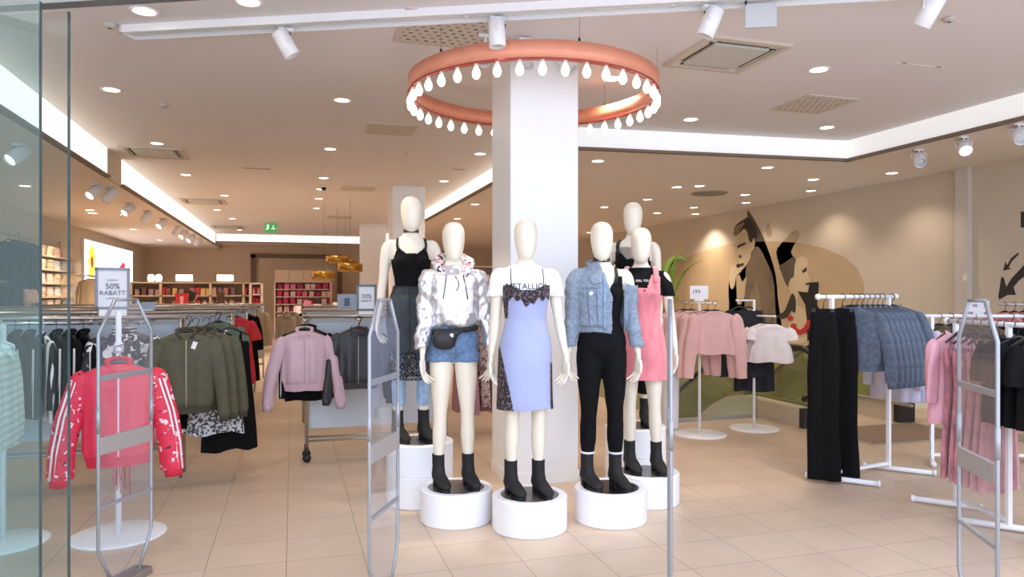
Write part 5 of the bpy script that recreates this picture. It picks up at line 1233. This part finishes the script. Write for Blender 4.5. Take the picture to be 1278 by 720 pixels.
# ------------------------------------------------------------------ mural (paint on the wall face X = 9.35)
def paint(layers, name, parent):
    m = MB(); mats = []
    for k, (poly, mm) in enumerate(layers):
        pts = [onX(px, py, 9.35) for px, py in poly]; mats.append(mm); d0 = 9.349-.0016*(k+1)
        n = len(pts); b = [(d0, p.y, p.z) for p in pts]+[(9.349, p.y, p.z) for p in pts]
        m.add(b, [tuple(range(n)), tuple(2*n-1-i for i in range(n))]+[(i, n+i, n+(i+1)%n, (i+1)%n) for i in range(n)], k)
    return m.build(name, mats, parent)
def C5(*pp): return [(820+x/4, 240+y/4) for x, y in pp]
def curve(pts, k=5):
    out = []; n = len(pts)
    for i in range(n):
        p0, p1, p2, p3 = (Vector(pts[(i+j-1) % n]) for j in range(4))
        for s in range(k):
            u = s/k; out.append(tuple(.5*((2*p1)+(-p0+p2)*u+(2*p0-5*p1+4*p2-p3)*u*u+(-p0+3*p1-3*p2+p3)*u**3)))
    return out
pm = lambda n, c, v=.06: mat('paint_'+n, c, .85, var=v, vscale=1.5)
hill = pm('hill', (190,166,132)); dk = pm('charcoal', (58,52,46)); dk2 = pm('soot', (92,82,70), .2); skin_p = pm('pale', (206,188,154)); coat = pm('coat', (120,104,84), .25); smoke = pm('smoke', (176,156,130), .15); blackp = pm('black', (32,28,28)); redp = pm('red', (186,52,48)); oliv = pm('olive', (158,150,104), .15); oliv2 = pm('olive_dark', (112,106,74), .3); hair_l = pm('hair_grey', (138,120,96), .3)
mur = thing('mural_painting', 'painted wall mural of a pensive man and a woman in profile', 'mural', (0,0,0))
paint([([(830,332),(860,320),(890,309),(920,303),(960,301),(1000,303),(1030,310),(1055,321),(1070,335),(1078,352),(1080,380),(1080,440),(830,440)], hill)], 'painted_hill', mur)
paint([([(800,470),(835,440),(900,418),(960,424),(1010,440),(1100,452),(1100,570),(800,570)], oliv), (curve([(960,470),(985,452),(1008,448),(1012,490),(985,500),(965,492)]), oliv2), (curve([(972,500),(990,480),(1012,474),(1012,512),(990,512)]), oliv)], 'painted_meadow', mur)
man = paint([
 (curve(C5((450,100),(470,110),(520,200),(560,300),(590,400),(603,520),(606,740),(372,740),(360,560),(358,470),(372,400),(400,360),(430,340),(455,220))), dk2),
 (curve(C5((452,330),(500,270),(540,330),(580,430),(590,560),(590,740),(450,740),(438,560))), coat),
 (C5((470,500),(500,440),(520,560),(520,740),(440,740),(440,600)), pm('coat_light', (138,122,98), .15)),
 (curve(C5((398,230),(420,190),(450,178),(474,205),(488,240),(484,280),(470,300),(466,330),(440,372),(424,382),(412,350),(404,300))), skin_p),
 (curve(C5((392,215),(386,185),(400,160),(430,138),(455,128),(484,160),(497,205),(494,235),(484,228),(474,250),(462,240),(452,200),(436,182),(412,205))), dk),
 (curve(C5((384,212),(390,180),(412,160),(438,150),(420,185),(402,214))), hair_l),
 (C5((402,268),(420,258),(444,250),(446,258),(424,268),(404,280)), dk), (C5((408,316),(420,310),(426,326),(414,330)), dk2),
 (C5((408,360),(432,352),(436,362),(414,372)), dk),
 (curve(C5((364,430),(372,380),(392,360),(404,378),(420,372),(424,392),(398,420),(388,470),(372,480))), skin_p),
 (C5((398,420),(412,410),(428,450),(450,420),(440,520),(420,560),(404,560)), pm('shirt', (188,168,136)))], 'painted_man', mur)
wom = paint([
 (curve(C5((596,300),(620,255),(650,225),(670,200),(700,190),(712,215),(690,255),(670,300),(690,340),(660,380),(620,380))), smoke),
 (curve(C5((612,370),(640,350),(686,322),(692,360),(684,420),(672,450),(655,470),(636,440),(622,400))), dk2),
 (curve(C5((672,470),(684,420),(692,350),(720,322),(752,340),(752,400),(766,440),(756,460),(762,478),(744,498),(712,502),(700,560),(740,600),(748,740),(650,740),(664,640),(690,560))), skin_p),
 (C5((724,392),(748,372),(750,392),(730,404)), dk), (C5((742,456),(762,448),(760,460),(746,464)), dk),
 (curve(C5((688,430),(672,430),(660,460),(668,500),(684,520),(694,480))), skin_p),
 (C5((704,494),(756,500),(764,450),(808,448),(806,520),(800,560),(820,600),(800,640),(772,620),(766,740),(752,740),(752,640),(742,560)), blackp),
 (curve(C5((604,612),(640,590),(676,506),(694,540),(690,600),(672,590),(650,622),(612,630))), dk)]+
 [([(x+r*math.cos(a), y+r*math.sin(a)) for a in np.linspace(0, 2*PI, 14, endpoint=False)], redp) for x, y, r in [(820+u/4, 240+v/4, 3.6) for u, v in ((668,628),(684,668),(694,690),(716,698),(738,690),(752,672),(764,652))]], 'painted_woman', mur)
sm2 = paint([(curve(C5((545,180),(556,150),(572,190),(570,220),(550,220))), smoke)], 'painted_smoke', mur)
for i, (poly, lab) in enumerate((([(1278,254),(1283,262),(1290,372)], None), ([(1247,374),(1246,370),(1250,345),(1253,347),(1256,358),(1262,348),(1290,318),(1290,336),(1272,350),(1265,358),(1268,368),(1258,368)], 'big charcoal arrow painted on the wall, pointing down'), ([(1252,338),(1255,326),(1257,331),(1262,322),(1271,315),(1272,317),(1263,326),(1259,334),(1263,335)], 'thin charcoal arrow painted above the big arrow'))):
    if lab:
        o = thing('arrow_sign', lab, 'wall graphic'); paint([(poly, dk)], 'arrow_shape', o)
o = thing('letter_sign', 'dark block of painted lettering at the photo edge above the arrows', 'wall graphic'); paint([([(1274,264),(1300,264),(1300,284),(1274,284)], dk)], 'block', o)
sw = onX(1205, 347, 9.27); t = thing('light_switch', 'small beige switch plate on the wall pilaster', 'switch', (9.265, sw.y, sw.z))
m = MB(); m.rbox((0,0,0),(.012,.09,.13),.004); m.build('plate', mat('switch_plate', (222,210,190), .5), t); m = MB(); m.rbox((-.009,0,0),(.008,.04,.06),.003); m.build('rocker', white_metal, t)
# ------------------------------------------------------------------ curly green plant
q = onD(836, 400, 8.5); pl = thing('potted_plant', 'tall curly green plant in a slim pot behind the pink dress mannequin', 'plant', (q.x, q.y, 0))
m = MB(); m.lathe([(.0001,0),(.09,0),(.10,.02),(.11,.62),(.118,.66),(.10,.66),(.095,.60),(.0001,.60)], n=28); m.build('pot', white_metal, pl)
leaf_m = mat('leaf_green', (138,162,62), .5, var=.15, vscale=6, rgb2=None)
m = MB(); m.tube([(0,0,.58),(.01,0,1.0),(-.01,.01,1.4),(.0,0,1.7)], .012, 8); m.build('stem', leaf_m, pl)
def blade(parent, base, direc, ln, curl, w=.035, seed=0):
    pts = []; p = Vector(base); a = 0; d = Vector(direc).normalized(); side = d.cross(Vector((0,0,1))).normalized() if abs(d.z) < .98 else Vector((1,0,0))
    n = 18; L = []; 
    for i in range(n+1):
        u = i/n; q = Matrix.Rotation(curl*u*u, 3, side)@d; p = p+q*(ln/n); ww = w*math.sin(PI*(.08+.9*u))+.002
        tw = Matrix.Rotation(1.2*u+seed, 3, q)@side; L += [p-tw*ww, p+q.cross(tw)*ww*.35, p+tw*ww]
    fs = []
    for i in range(n): fs += [(3*i,3*i+1,3*i+4,3*i+3),(3*i+1,3*i+2,3*i+5,3*i+4)]
    m = MB(); m.add(L, fs, 0, True); o = m.build('leaf', leaf_m, parent); s_ = o.modifiers.new('s','SOLIDIFY'); s_.thickness = .004
for k, (dx, dy, dz, ln, cu, z) in enumerate(((.15,0,1,.55,.9,1.62),(-.35,.1,1,.60,2.6,1.58),(.35,-.1,1,.62,-1.0,1.5),(-.15,-.1,1,.5,-2.2,1.4),(-.5,0,.8,.5,3.4,1.25),(.1,.2,1,.65,1.5,1.3),(-.4,-.2,.9,.45,2.2,1.1),(.4,.1,.9,.45,-2.8,1.05))):
    blade(pl, (0,0,z), (dx,dy,dz), ln, cu, .045, k)
# ------------------------------------------------------------------ wall shelving behind the glass
sh = thing('clothes_shelving', 'beige wall shelving with folded stacks behind the storefront glass', 'shelf unit', (-5.02, 17.7, 0))
board = mat('shelf_board', (206,186,156), .6)
for x in (-1.3, 0, 1.3):
    m = MB(); m.box((-.12, x, 1.4),(.04,.05,2.8)); m.build('upright', board, sh)
ZS = (.45,.85,1.25,1.52,1.80,2.08,2.36)
for z in ZS:
    m = MB(); m.box((.05, 0, z),(.42,2.6,.025)); m.build('shelf_board', board, sh)
m = MB(); m.tube([(.30,-3.5,2.62),(.30,-1.6,2.62)], .014, 8); m.build('hang_rod', rail_m, sh)
for y in (-3.4,-1.7):
    m = MB(); m.tube([(.30,y,2.62),(-.15,y,2.62)], .010, 8); m.build('rod_bracket', rail_m, sh)
stack_cols = [mat('fold_%d' % i, c, .85, var=.05, vscale=6) for i, c in enumerate(((232,216,190),(222,200,168),(196,176,150),(208,208,206),(150,148,150),(228,196,184)))]
proto = {}
cnt = 0
for zi, z in enumerate(ZS[2:]):
    for k in range(5):
        ci = R_.randrange(len(stack_cols)); y = 17.7-1.04+k*.5+(.04 if k > 2 else -.04)+R_.uniform(-.02,.02)
        if ci not in proto:
            o = thing('folded_clothes', 'x', 'folded clothes'); m = MB(); hgt = 0
            for j in range(4): m.rbox((R_.uniform(-.01,.01),R_.uniform(-.01,.01),.028+.05*j),(.32,.34,.048),.05)
            m.build('folded_layers', stack_cols[ci], o); proto[ci] = o
        else: o = proto[ci].copy(); COL.objects.link(o); [setattr(c2_, 'parent', o) or COL.objects.link(c2_) for c2_ in [c.copy() for c in proto[ci].children]]
        o.location = (-4.96, y, z+.0125); o['label'] = 'pale folded clothes stacked on the beige wall shelving behind glass'; o['group'] = 'folded stacks on the wall shelving'
sJD = Series(garment('dark_jeans', 'x', 'jeans', jeans_dark, W=.17, L=1.15, hem=.19, th=.05, seed=91, neck='waist', n=28))
for i in range(6): sJD.put((-4.72, 15.75-.24*i, 2.62), -.4, 'dark blue jeans hung high on the wall behind the glass, %s from the shelves' % ORD[i], 'dark jeans on the wall rod')
sPT = Series(garment('peach_blouse', 'x', 'blouse', mat('peach_cotton', (226,176,158), .85), W=.2, L=.55, hem=.21, th=.05, sl=.2, sr=(.07,.07), seed=92, n=28))
rr = thing('hang_rail', 'low steel wall rail with peach tops behind the glass', 'clothes rail', (-4.72, 14.6, 1.80)); m = MB(); m.tube([(0,-1.0,0),(0,1.0,0)], .013, 8); m.build('rod', rail_m, rr)
for y in (-.9,.9):
    m = MB(); m.tube([(0,y,0),(-.46,y,0)], .01, 8); m.build('bracket', rail_m, rr)
for i in range(4): sPT.put((-4.72, 15.3-.16*i, 1.80), -.4, 'peach top on the low wall rail behind the glass, %s from the shelves' % ORD[i], 'peach tops on the wall rail')
rr = thing('hang_rail', 'steel wall rail with cream jackets beyond the wall shelving', 'clothes rail', (-4.6, 19.7, 2.02)); m = MB(); m.tube([(0,-.65,0),(0,.95,0)], .013, 8); m.build('rod', rail_m, rr)
for y in (-.6,.9):
    m = MB(); m.tube([(0,y,0),(-.58,y,0)], .01, 8); m.build('bracket', rail_m, rr)
sCR = Series(garment('cream_jacket', 'x', 'jacket', cream_cot, W=.22, L=.95, hem=.25, th=.06, sl=.6, seed=93, neck='shirt', n=28))
for i in range(4): sCR.put((-4.6, 19.2+.2*i, 2.02), -.4, 'cream long jacket beyond the wall shelving, %s from the shelves' % ORD[i], 'cream jackets on the wall rail')
for i in range(3): sBk.put((-4.6, 20.02+.2*i, 2.02), -.4, 'black top beyond the cream jackets on the wall rail, %s' % ORD[i], 'black tops on the wall rail')
# ------------------------------------------------------------------ illuminated poster on the wall
pa, pb_ = onX(102, 340, -5.19), onX(163, 340, -5.19); zt = onX(102, 297, -5.19).z; zb_ = onX(102, 392, -5.19).z
yc = (pa.y+pb_.y)/2; wd = pb_.y-pa.y; lb = thing('light_box_poster', 'bright illuminated white poster with yellow and red bottles on the wall', 'light box', (-5.19, yc, 0))
m = MB(); m.box((.03,0,(zt+zb_)/2),(.06,wd,zt-zb_)); m.build('wall_mount', white_metal, lb)
m = MB(); m.box((.063,0,(zt+zb_)/2),(.006,wd-.06,zt-zb_-.06)); m.build('screen', emit('poster_white', (250,244,252), 1.35), lb)
zc = (zt+zb_)/2; Hh = zt-zb_
Mx = Matrix(((0,0,1),(1,0,0),(0,1,0)))
def petal(cy, cz, r, m_, nm, n=9):
    mb = MB(); mb.prism([(cy+r*(1 if i % 2 else .62)*math.cos(PI*i/n), cz+r*1.35*(1 if i % 2 else .62)*math.sin(PI*i/n)) for i in range(2*n)], .066, .070, M=Mx); mb.build(nm, m_, lb)
petal(-wd*.38, zc+Hh*.20, .45, emit('poster_yellow', (240,205,70), .9), 'printed_flower'); 
mb = MB(); mb.prism([(-wd*.38+.12*math.cos(a), zc+Hh*.20+.16*math.sin(a)) for a in np.linspace(0, 2*PI, 16, endpoint=False)], .070, .073, M=Mx); mb.build('flower_centre', emit('poster_plum', (150,70,110), .6), lb)
mb = MB(); mb.prism([(wd*.10, zc-.1),(wd*.16, zc+.35),(wd*.26, zc+.55),(wd*.30, zc+.45),(wd*.27, zc+.2),(wd*.22, zc+.2),(wd*.2, zc-.1)], .066, .070, M=Mx); mb.build('printed_bottle', emit('poster_red', (214,50,80), .8), lb)
petal(wd*.38, zc+.1, .22, emit('poster_orange', (230,170,90), .8), 'printed_flower', 6)
mb = MB(); mb.box((.067,-wd*.06,zc),(.004,.03,Hh-.08)); mb.build('panel_joint', emit('poster_grey', (200,196,206), .7), lb)
# ------------------------------------------------------------------ far cosmetics shelves
def shelf_unit(x0, x1, y, ztop, nz, cols, name, lab, z0=.1, depth=.4, bm=board, div=()):
    W = x1-x0; t = thing(name, lab, 'shelf unit', ((x0+x1)/2, y, 0))
    m = MB(); m.box((0,depth/2-.01,(ztop+z0)/2),(W,.02,ztop-z0)); m.build('back_panel', mat('shelf_back', (176,150,128), .7), t)
    for x in (-W/2, W/2)+tuple(div):
        m = MB(); m.box((x,0,ztop/2),(.06,depth,ztop)); m.build('upright', bm, t)
    zs = [z0+(ztop-z0)*k/nz for k in range(nz+1)]
    for z in zs:
        m = MB(); m.box((0,0,z),(W,depth,.035)); m.build('shelf_board', bm, t)
    return t, zs
def goods(x0, x1, y, zs, pal, lab, group, step, hmax, prob=1.0, cat='cosmetics', name='product_box'):
    protos = {}
    for z in zs:
        x = x0+.05
        while x < x1-.05:
            w = step*R_.uniform(.7,1.15)
            if R_.random() < prob:
                k = R_.randrange(len(pal))
                if k not in protos:
                    m = MB(); h = hmax*R_.uniform(.65,1); m.rbox((0,0,h/2),(step*.72,.14,h),.02); 
                    if k % 2 == 0: m.lathe([(.03,h),(.03,h+.05),(.0001,h+.05)], n=10)
                    o = m.build(name, pal[k]); tag(o, lab, cat, group); protos[k] = o
                else: o = protos[k].copy(); COL.objects.link(o)
                o.location = (x+w/2, y-.06, z+.018)
            x += w
YS = 21.5; xa, xb = onY(165, 360, YS).x, onY(326, 360, YS).x
zt_ = onY(245, 353, YS).z
t, zs = shelf_unit(xa, xb, YS, zt_, 5, 0, 'cosmetics_shelf', 'long beige cosmetics shelf across the far end of the aisle', div=(-(xb-xa)*.28, (xb-xa)*.1, (xb-xa)*.36))
pal1 = [mat('pack_%d' % i, c, .5) for i, c in enumerate(((196,160,140),(150,100,96),(220,204,190),(176,120,110),(120,90,96),(226,190,120),(206,60,70),(180,150,160)))]
goods(xa, xb, YS, zs[2:5], pal1, 'small cosmetic pack on the long beige far shelf', 'packs on the long far shelf', .17, .22, .9)
for i, px in enumerate((230, 281)):
    q = onY(px, 352, YS); bl = thing('lit_shelf_sign', 'small glowing white box sign on the far shelf, %s' % ('above the red poster', 'above the dark-haired shopper')[i], 'lit sign', (q.x, YS, q.z+.015)); m = MB(); m.rbox((0,0,.10),(.42,.12,.17),.02); m.build('lightbox', emit('box_glow', (255,250,242), 2.2), bl); m = MB(); m.box((0,0,.01),(.3,.1,.02)); m.build('foot', white_metal, bl)
for i, px in enumerate((188.5, 198)):
    q = onY(px, 352, YS); bl = thing('white_lantern', 'small round white lantern on the far shelf, %s of two' % ('outer','inner')[i], 'lantern', (q.x, YS, q.z+.015)); m = MB(); m.lathe([(.0001,0),(.07,.0),(.09,.08),(.08,.15),(.05,.19),(.0001,.2)], n=18); m.build('globe', emit('lantern_glow', (255,246,236), 1.6), bl); m = MB(); m.lathe([(.05,.0),(.05,-.0),(.055,.012),(.0001,.012)], n=12); m.build('foot', white_metal, bl)
q = onY(227, 385, 20.6); rp = thing('red_poster_stand', 'red poster board standing before the long far shelf', 'poster', (q.x, 20.6, 0)); zz0, zz1 = onY(227, 386, 20.6).z, onY(227, 366, 20.6).z
m = MB(); m.rbox((0,0,(zz0+zz1)/2),(.32,.03,zz1-zz0),.01); m.build('board', mat('poster_red_board', (206,54,58), .5), rp); m = MB(); m.prism([(-.05,0),(.05,0),(.03,-.2),(-.03,-.2)], -.018, -.015, M=Matrix(((1,0,0),(0,0,1),(0,1,0))), c=(0,0,zz1-.08)); m.build('printed_mark', mat('poster_pink', (238,180,180), .5), rp); m = MB(); m.tube([(0,.02,0),(0,.02,zz1)], .015, 8); m.lathe([(.18,0),(.18,.015),(.0001,.02)], (0,.02,0), 20); m.build('stand', rail_m, rp)
# end unit with red packs
x2, x3 = onY(313, 360, 20.6).x, onY(327, 360, 20.6).x
t, zs = shelf_unit(x2, x3, 20.6, onY(320, 354, 20.6).z, 6, 0, 'end_shelf', 'narrow pale shelf end unit with red packs at the aisle', depth=.35, bm=mat('pale_board', (224,204,186), .5))
goods(x2, x3, 20.6, zs[1:6], [mat('pack_red', (186,36,52), .5), mat('pack_wine', (140,30,50), .5), mat('pack_pink', (214,150,150), .5)], 'red pack on the narrow end shelf', 'red packs on the end shelf', .075, .18, .9)
# pink back shelf
YP = 27.6; x4, x5 = onY(343, 360, YP).x, onY(413, 360, YP).x
t, zs = shelf_unit(x4, x5, YP, onY(380, 352, YP).z, 7, 0, 'pink_pack_shelf', 'pale back wall shelf filled with magenta and pink packs', depth=.4, bm=mat('shelf_pinkish', (222,196,180), .5))
goods(x4, x5, YP, zs[1:7], [mat('pack_magenta', (196,40,88), .5), mat('pack_crimson', (176,34,66), .5), mat('pack_rose', (224,120,146), .5), mat('pack_blush', (232,190,186), .5)], 'magenta or pink pack on the back wall shelf', 'packs on the pink wall shelf', .24, .22, .92)
up = thing('upper_cabinet', 'row of cream cabinet doors above the pink wall shelf', 'cabinet', ((x4+x5)/2, YP, onY(380, 352, YP).z+.02)); m = MB(); m.box((0,.02,.2),(x5-x4,.34,.44)); m.build('carcass', board, up)
for k in range(4):
    m = MB(); m.rbox((-(x5-x4)/2+(k+.5)*(x5-x4)/4,-.16,.2),((x5-x4)/4-.02,.02,.42),.004); m.build('door', mat('cab_cream', (214,190,160), .5), up)
# cash counter with boxes and blue-grey card, brass pendant lamps
qc = onY(410, 400, 17.5); ct = thing('cash_counter', 'beige counter with small boxes beyond the column-side gondolas', 'counter', (qc.x+.2, 17.5, 0)); m = MB(); m.rbox((0,0,.52),(2.0,.6,1.04),.03); m.build('body', board, ct); m = MB(); m.rbox((0,0,1.06),(2.1,.7,.05),.03); m.build('worktop', mat('counter_top', (226,208,190), .4), ct)
pc = [mat('cbox_%d' % i, c, .5) for i, c in enumerate(((238,228,222),(206,120,140),(226,214,206),(214,160,150)))]
for k in range(9):
    m = MB(); h = (.22,.34,.26,.18,.30,.24,.36,.2,.28)[k]; m.rbox((0,0,h/2),(.17,.14,h),.01); o = m.build('counter_box', pc[k % 4], None, (qc.x-.7+k*.22, 17.42, 1.086)); tag(o, '%s box on the beige counter, %s from the aisle' % (('white','rose','cream','salmon')[k % 4], ORD[k]), 'box', 'boxes on the counter')
q = onY(433, 385, 9.4); bc = thing('counter_card', 'blue-grey display card with bottle picture on the gondola behind the wheeled one', 'display card', (q.x, 9.4, 1.41)); m = MB(); m.rbox((0,0,.09),(.24,.03,.18),.008); m.build('card', mat('card_blue', (160,176,196), .5), bc); m = MB(); m.rbox((.0,-.018,.08),(.07,.006,.10),.01); m.build('printed_bottle', mat('card_blue_dark', (84,110,140), .5), bc)
q = onY(205, 382, 8.75); bc = thing('counter_card', 'small blue-grey ticket standing on the second gondola', 'display card', (onY(185,382,8.75).x, 8.75, 1.41)); m = MB(); m.rbox((0,0,.05),(.14,.02,.09),.006); m.build('card', mat('card_blue', (160,176,196), .5), bc); m = MB(); m.box((0,0,.005),(.1,.05,.01)); m.build('foot', white_metal, bc)
brass = mat('brass', (176,132,62), .25, .9)
for i, (px, py, d_) in enumerate(((404,344,17),(421,324,17.5),(437,334,16),(431,327,19))):
    q = onD(px, py, d_); bp_ = thing('brass_pendant', 'drum-shaped brass pendant lamp over the counter, %s from the aisle' % ORD[i], 'pendant lamp', (q.x, q.y, q.z), 0, 'brass pendants over the counter')
    m = MB(); m.lathe([(.26,-.09),(.27,-.08),(.27,.08),(.26,.09),(.25,.08),(.25,-.08)], n=28, close=True); m.build('shade', brass, bp_); m = MB(); m.tube([(0,0,.05),(0,0,HC-q.z)], .003, 6); m.tube([(-.26,0,.06),(.26,0,.06)], .005, 6); m.build('cord', dark_plastic, bp_); m = MB(); m.lathe([(.0001,-.06),(.05,-.04),(.06,0),(.04,.05),(.0001,.06)], n=14); m.build('bulb', bulb_m, bp_)
# ------------------------------------------------------------------ things beyond the column on the mural side
YB = 19.5; x6, x7 = onY(560, 360, YB).x, onY(620, 360, YB).x
t, zs = shelf_unit(x6, x7, YB, onY(600, 333, YB).z, 6, 0, 'shoe_shelf', 'pale lit shelf seen between the silver hoodie and the column', depth=.4, bm=mat('pale_board', (224,204,186), .5))
goods(x6, x7, YB, zs[1:6], [mat('acc_%d' % i, c, .6) for i, c in enumerate(((176,120,104),(206,150,130),(120,84,76),(228,206,186)))], 'brown or blush accessory on the pale lit shelf by the column', 'accessories on the shelf by the column', .26, .16, .9, 'accessory', 'accessory')
gr = thing('clothes_rail', 'chrome rail with floral and grey dresses between the silver hoodie and the column', 'clothes rail', (0,0,0)); q = onD(605, 430, 8.2); gr.location = (q.x, q.y, 0)
m = MB(); m.tube([(-.5,.1,1.36),(.35,.1,1.36)], .013, 8); m.build('top_rail', chrome, gr)
for x in (-.45,.3):
    m = MB(); m.tube([(x,.1,0),(x,.1,1.36)], .013, 8); m.build('post', chrome, gr); m = MB(); m.tube([(x,-.15,.02),(x,.35,.02)], .016, 8); m.build('foot', chrome, gr)
sFD = Series(garment('floral_dress', 'x', 'dress', patches('dusky_floral', (206,188,182), [((150,110,120), 22, .52), ((110,108,104), 30, .58)], rough=.8), W=.17, L=.92, hem=.23, th=.03, seed=95, neck='strap', amp=.012))
sMV = Series(garment('mauve_dress', 'x', 'dress', mat('mauve', (184,136,146), .8, var=.1, vscale=8), W=.17, L=1.0, hem=.24, th=.03, seed=96, neck='strap', amp=.012))
for i, dx in enumerate((-.21, -.075, .06, .195)):
    S = (sMV, sFD)[i % 2]; S.put((q.x+dx, q.y+.1, 1.36), -1.1, '%s dress between the silver hoodie and the column, %s on its rail' % (('mauve','dusky floral')[i % 2], ORD[i]), 'dresses behind the silver hoodie')
for i, px in enumerate((566, 574)): q = onD(px, 430, 9.5); 
kh = thing('clothes_rail', 'chrome rail with khaki shirts seen between the silver hoodie legs', 'clothes rail', (0,0,0)); q = onD(570, 430, 10.0); kh.location = (q.x, q.y, 0)
m = MB(); m.tube([(-.6,0,1.36),(.6,0,1.36)], .013, 8); m.build('top_rail', chrome, kh)
for x in (-.55,.55):
    m = MB(); m.tube([(x,0,0),(x,0,1.36)], .013, 8); m.build('post', chrome, kh); m = MB(); m.tube([(x,-.25,.02),(x,.25,.02)], .016, 8); m.build('foot', chrome, kh)
for i in range(7): sBe.put((q.x-.42+.14*i, q.y, 1.36), -1.1, 'beige jacket on the chrome rail behind the silver hoodie, %s along' % ORD[i], 'beige jackets behind the silver hoodie')
# ------------------------------------------------------------------ two distant shoppers
skin_h = mat('human_skin', (214,166,140), .55); hair_d = mat('dark_hair', (40,26,22), .6, var=.3, vscale=40, stretch=(4,4,.6)); hair_b = mat('brown_hair', (74,44,28), .6, var=.3, vscale=40, stretch=(4,4,.6))
def shopper(px, d_, rz, lab, top_m, leg_m_, hair_m, long_hair):
    p = onD(px, 400, d_); t = thing('person', lab, 'person', (p.x, p.y, 0), rz); t.scale = (.885,)*3
    body, A, Lg = make_body('body', t, skin_h, ((.03,.03,.05),(.03,.03,.05)), ((.09,),(.09,)))
    f = fuse([ringloft([(1.655,0,-.104,.010,.010),(1.68,0,-.112,.015,.016),(1.72,0,-.104,.008,.012),(1.745,0,-.094,.006,.010)], 12)], .005, 2); npmesh('nose', f[0], f[1], skin_h, t)
    m = MB()
    for s in (-1,1): m.lathe([(.0001,-.012),(.011,-.006),(.012,.0),(.011,.006),(.0001,.012)], (s*.032,-.088,1.745), 12)
    m.build('eyes', mat('eye_dark', (40,30,28), .2), t)
    m = MB(); m.tube([(-.024,-.094,1.645),(0,-.1,1.643),(.024,-.094,1.645)], .006, 8); m.build('mouth', mat('lips', (170,90,84), .5), t)
    hl = [(1.60 if not long_hair else 1.36,0,.07,.06 if not long_hair else .085,.03),(1.66,0,.045,.088,.072),(1.74,0,.024,.093,.098),(1.80,0,.010,.093,.108),(1.85,0,.006,.080,.098),(1.885,0,.006,.045,.06),(1.898,0,.006,.012,.016)]
    HV, HF = fuse([ringloft(hl, 32)], .008, 3); HV = wrinkle(HV, HF, .005, 7, 50, (2,2,.4))
    V, F = keep(HV, HF, lambda c: ~((c[:,1] < -.045) & (c[:,2] < 1.80) & (np.abs(c[:,0]) < .07))); npmesh('hair', V, F, hair_m, t)
    tp = fuse([ringloft(sub_rings(TORSO, 1.0, 1.57, .018), 40)]+bust()+[ringloft([(r[0],r[1],r[2],r[3]+.016,r[4]+.016) for r in sub_rings(a, .98, 1.54)], 20) for a in A], .009, 5); npmesh('sweater', wrinkle(*tp, .005, 9, 26), tp[1], top_m, t)
    tr = fuse([ringloft(sub_rings(TORSO, .885, 1.08, .012), 40)]+[ringloft([(r[0],r[1],r[2],r[3]+.014,r[4]+.014) for r in sub_rings(l, .12, 1.0)], 24) for l in Lg], .009, 4); npmesh('trousers', tr[0], tr[1], leg_m_, t)
    for l in Lg: boot(t, l, .15*(1 if l[0][1] > 0 else -1), boot_m, sole_m)
shopper(241, 17.8, 2.4, 'distant shopper with dark tied-back hair beside the red poster board', brown_cot, jeans_dark, hair_d, False)
shopper(275, 16.6, 3.3, 'distant shopper with long brown hair seen over the gondolas', blk, jeans_dark, hair_b, True)
# ------------------------------------------------------------------ camera, world, look
cam = bpy.data.cameras.new('camera'); co = bpy.data.objects.new('camera', cam); COL.objects.link(co)
co.location = (0,0,CAMZ); co.rotation_euler = (PI/2, 0, -TH); cam.sensor_width = 36; cam.lens = 36*FPX/1278; cam.shift_y = (HY-360)/1278; cam.clip_start = .05; cam.clip_end = 200
SC.camera = co
w = bpy.data.worlds.new('world'); SC.world = w; w.use_nodes = True
w.node_tree.nodes['Background'].inputs[0].default_value = lin((220,232,255)); w.node_tree.nodes['Background'].inputs[1].default_value = 2.4
SC.view_settings.view_transform = 'Standard'; SC.view_settings.look = 'None'; SC.view_settings.gamma = 1.0; SC.view_settings.use_curve_mapping = False
SC.view_settings.exposure = .45
SC.cycles.use_denoising = True
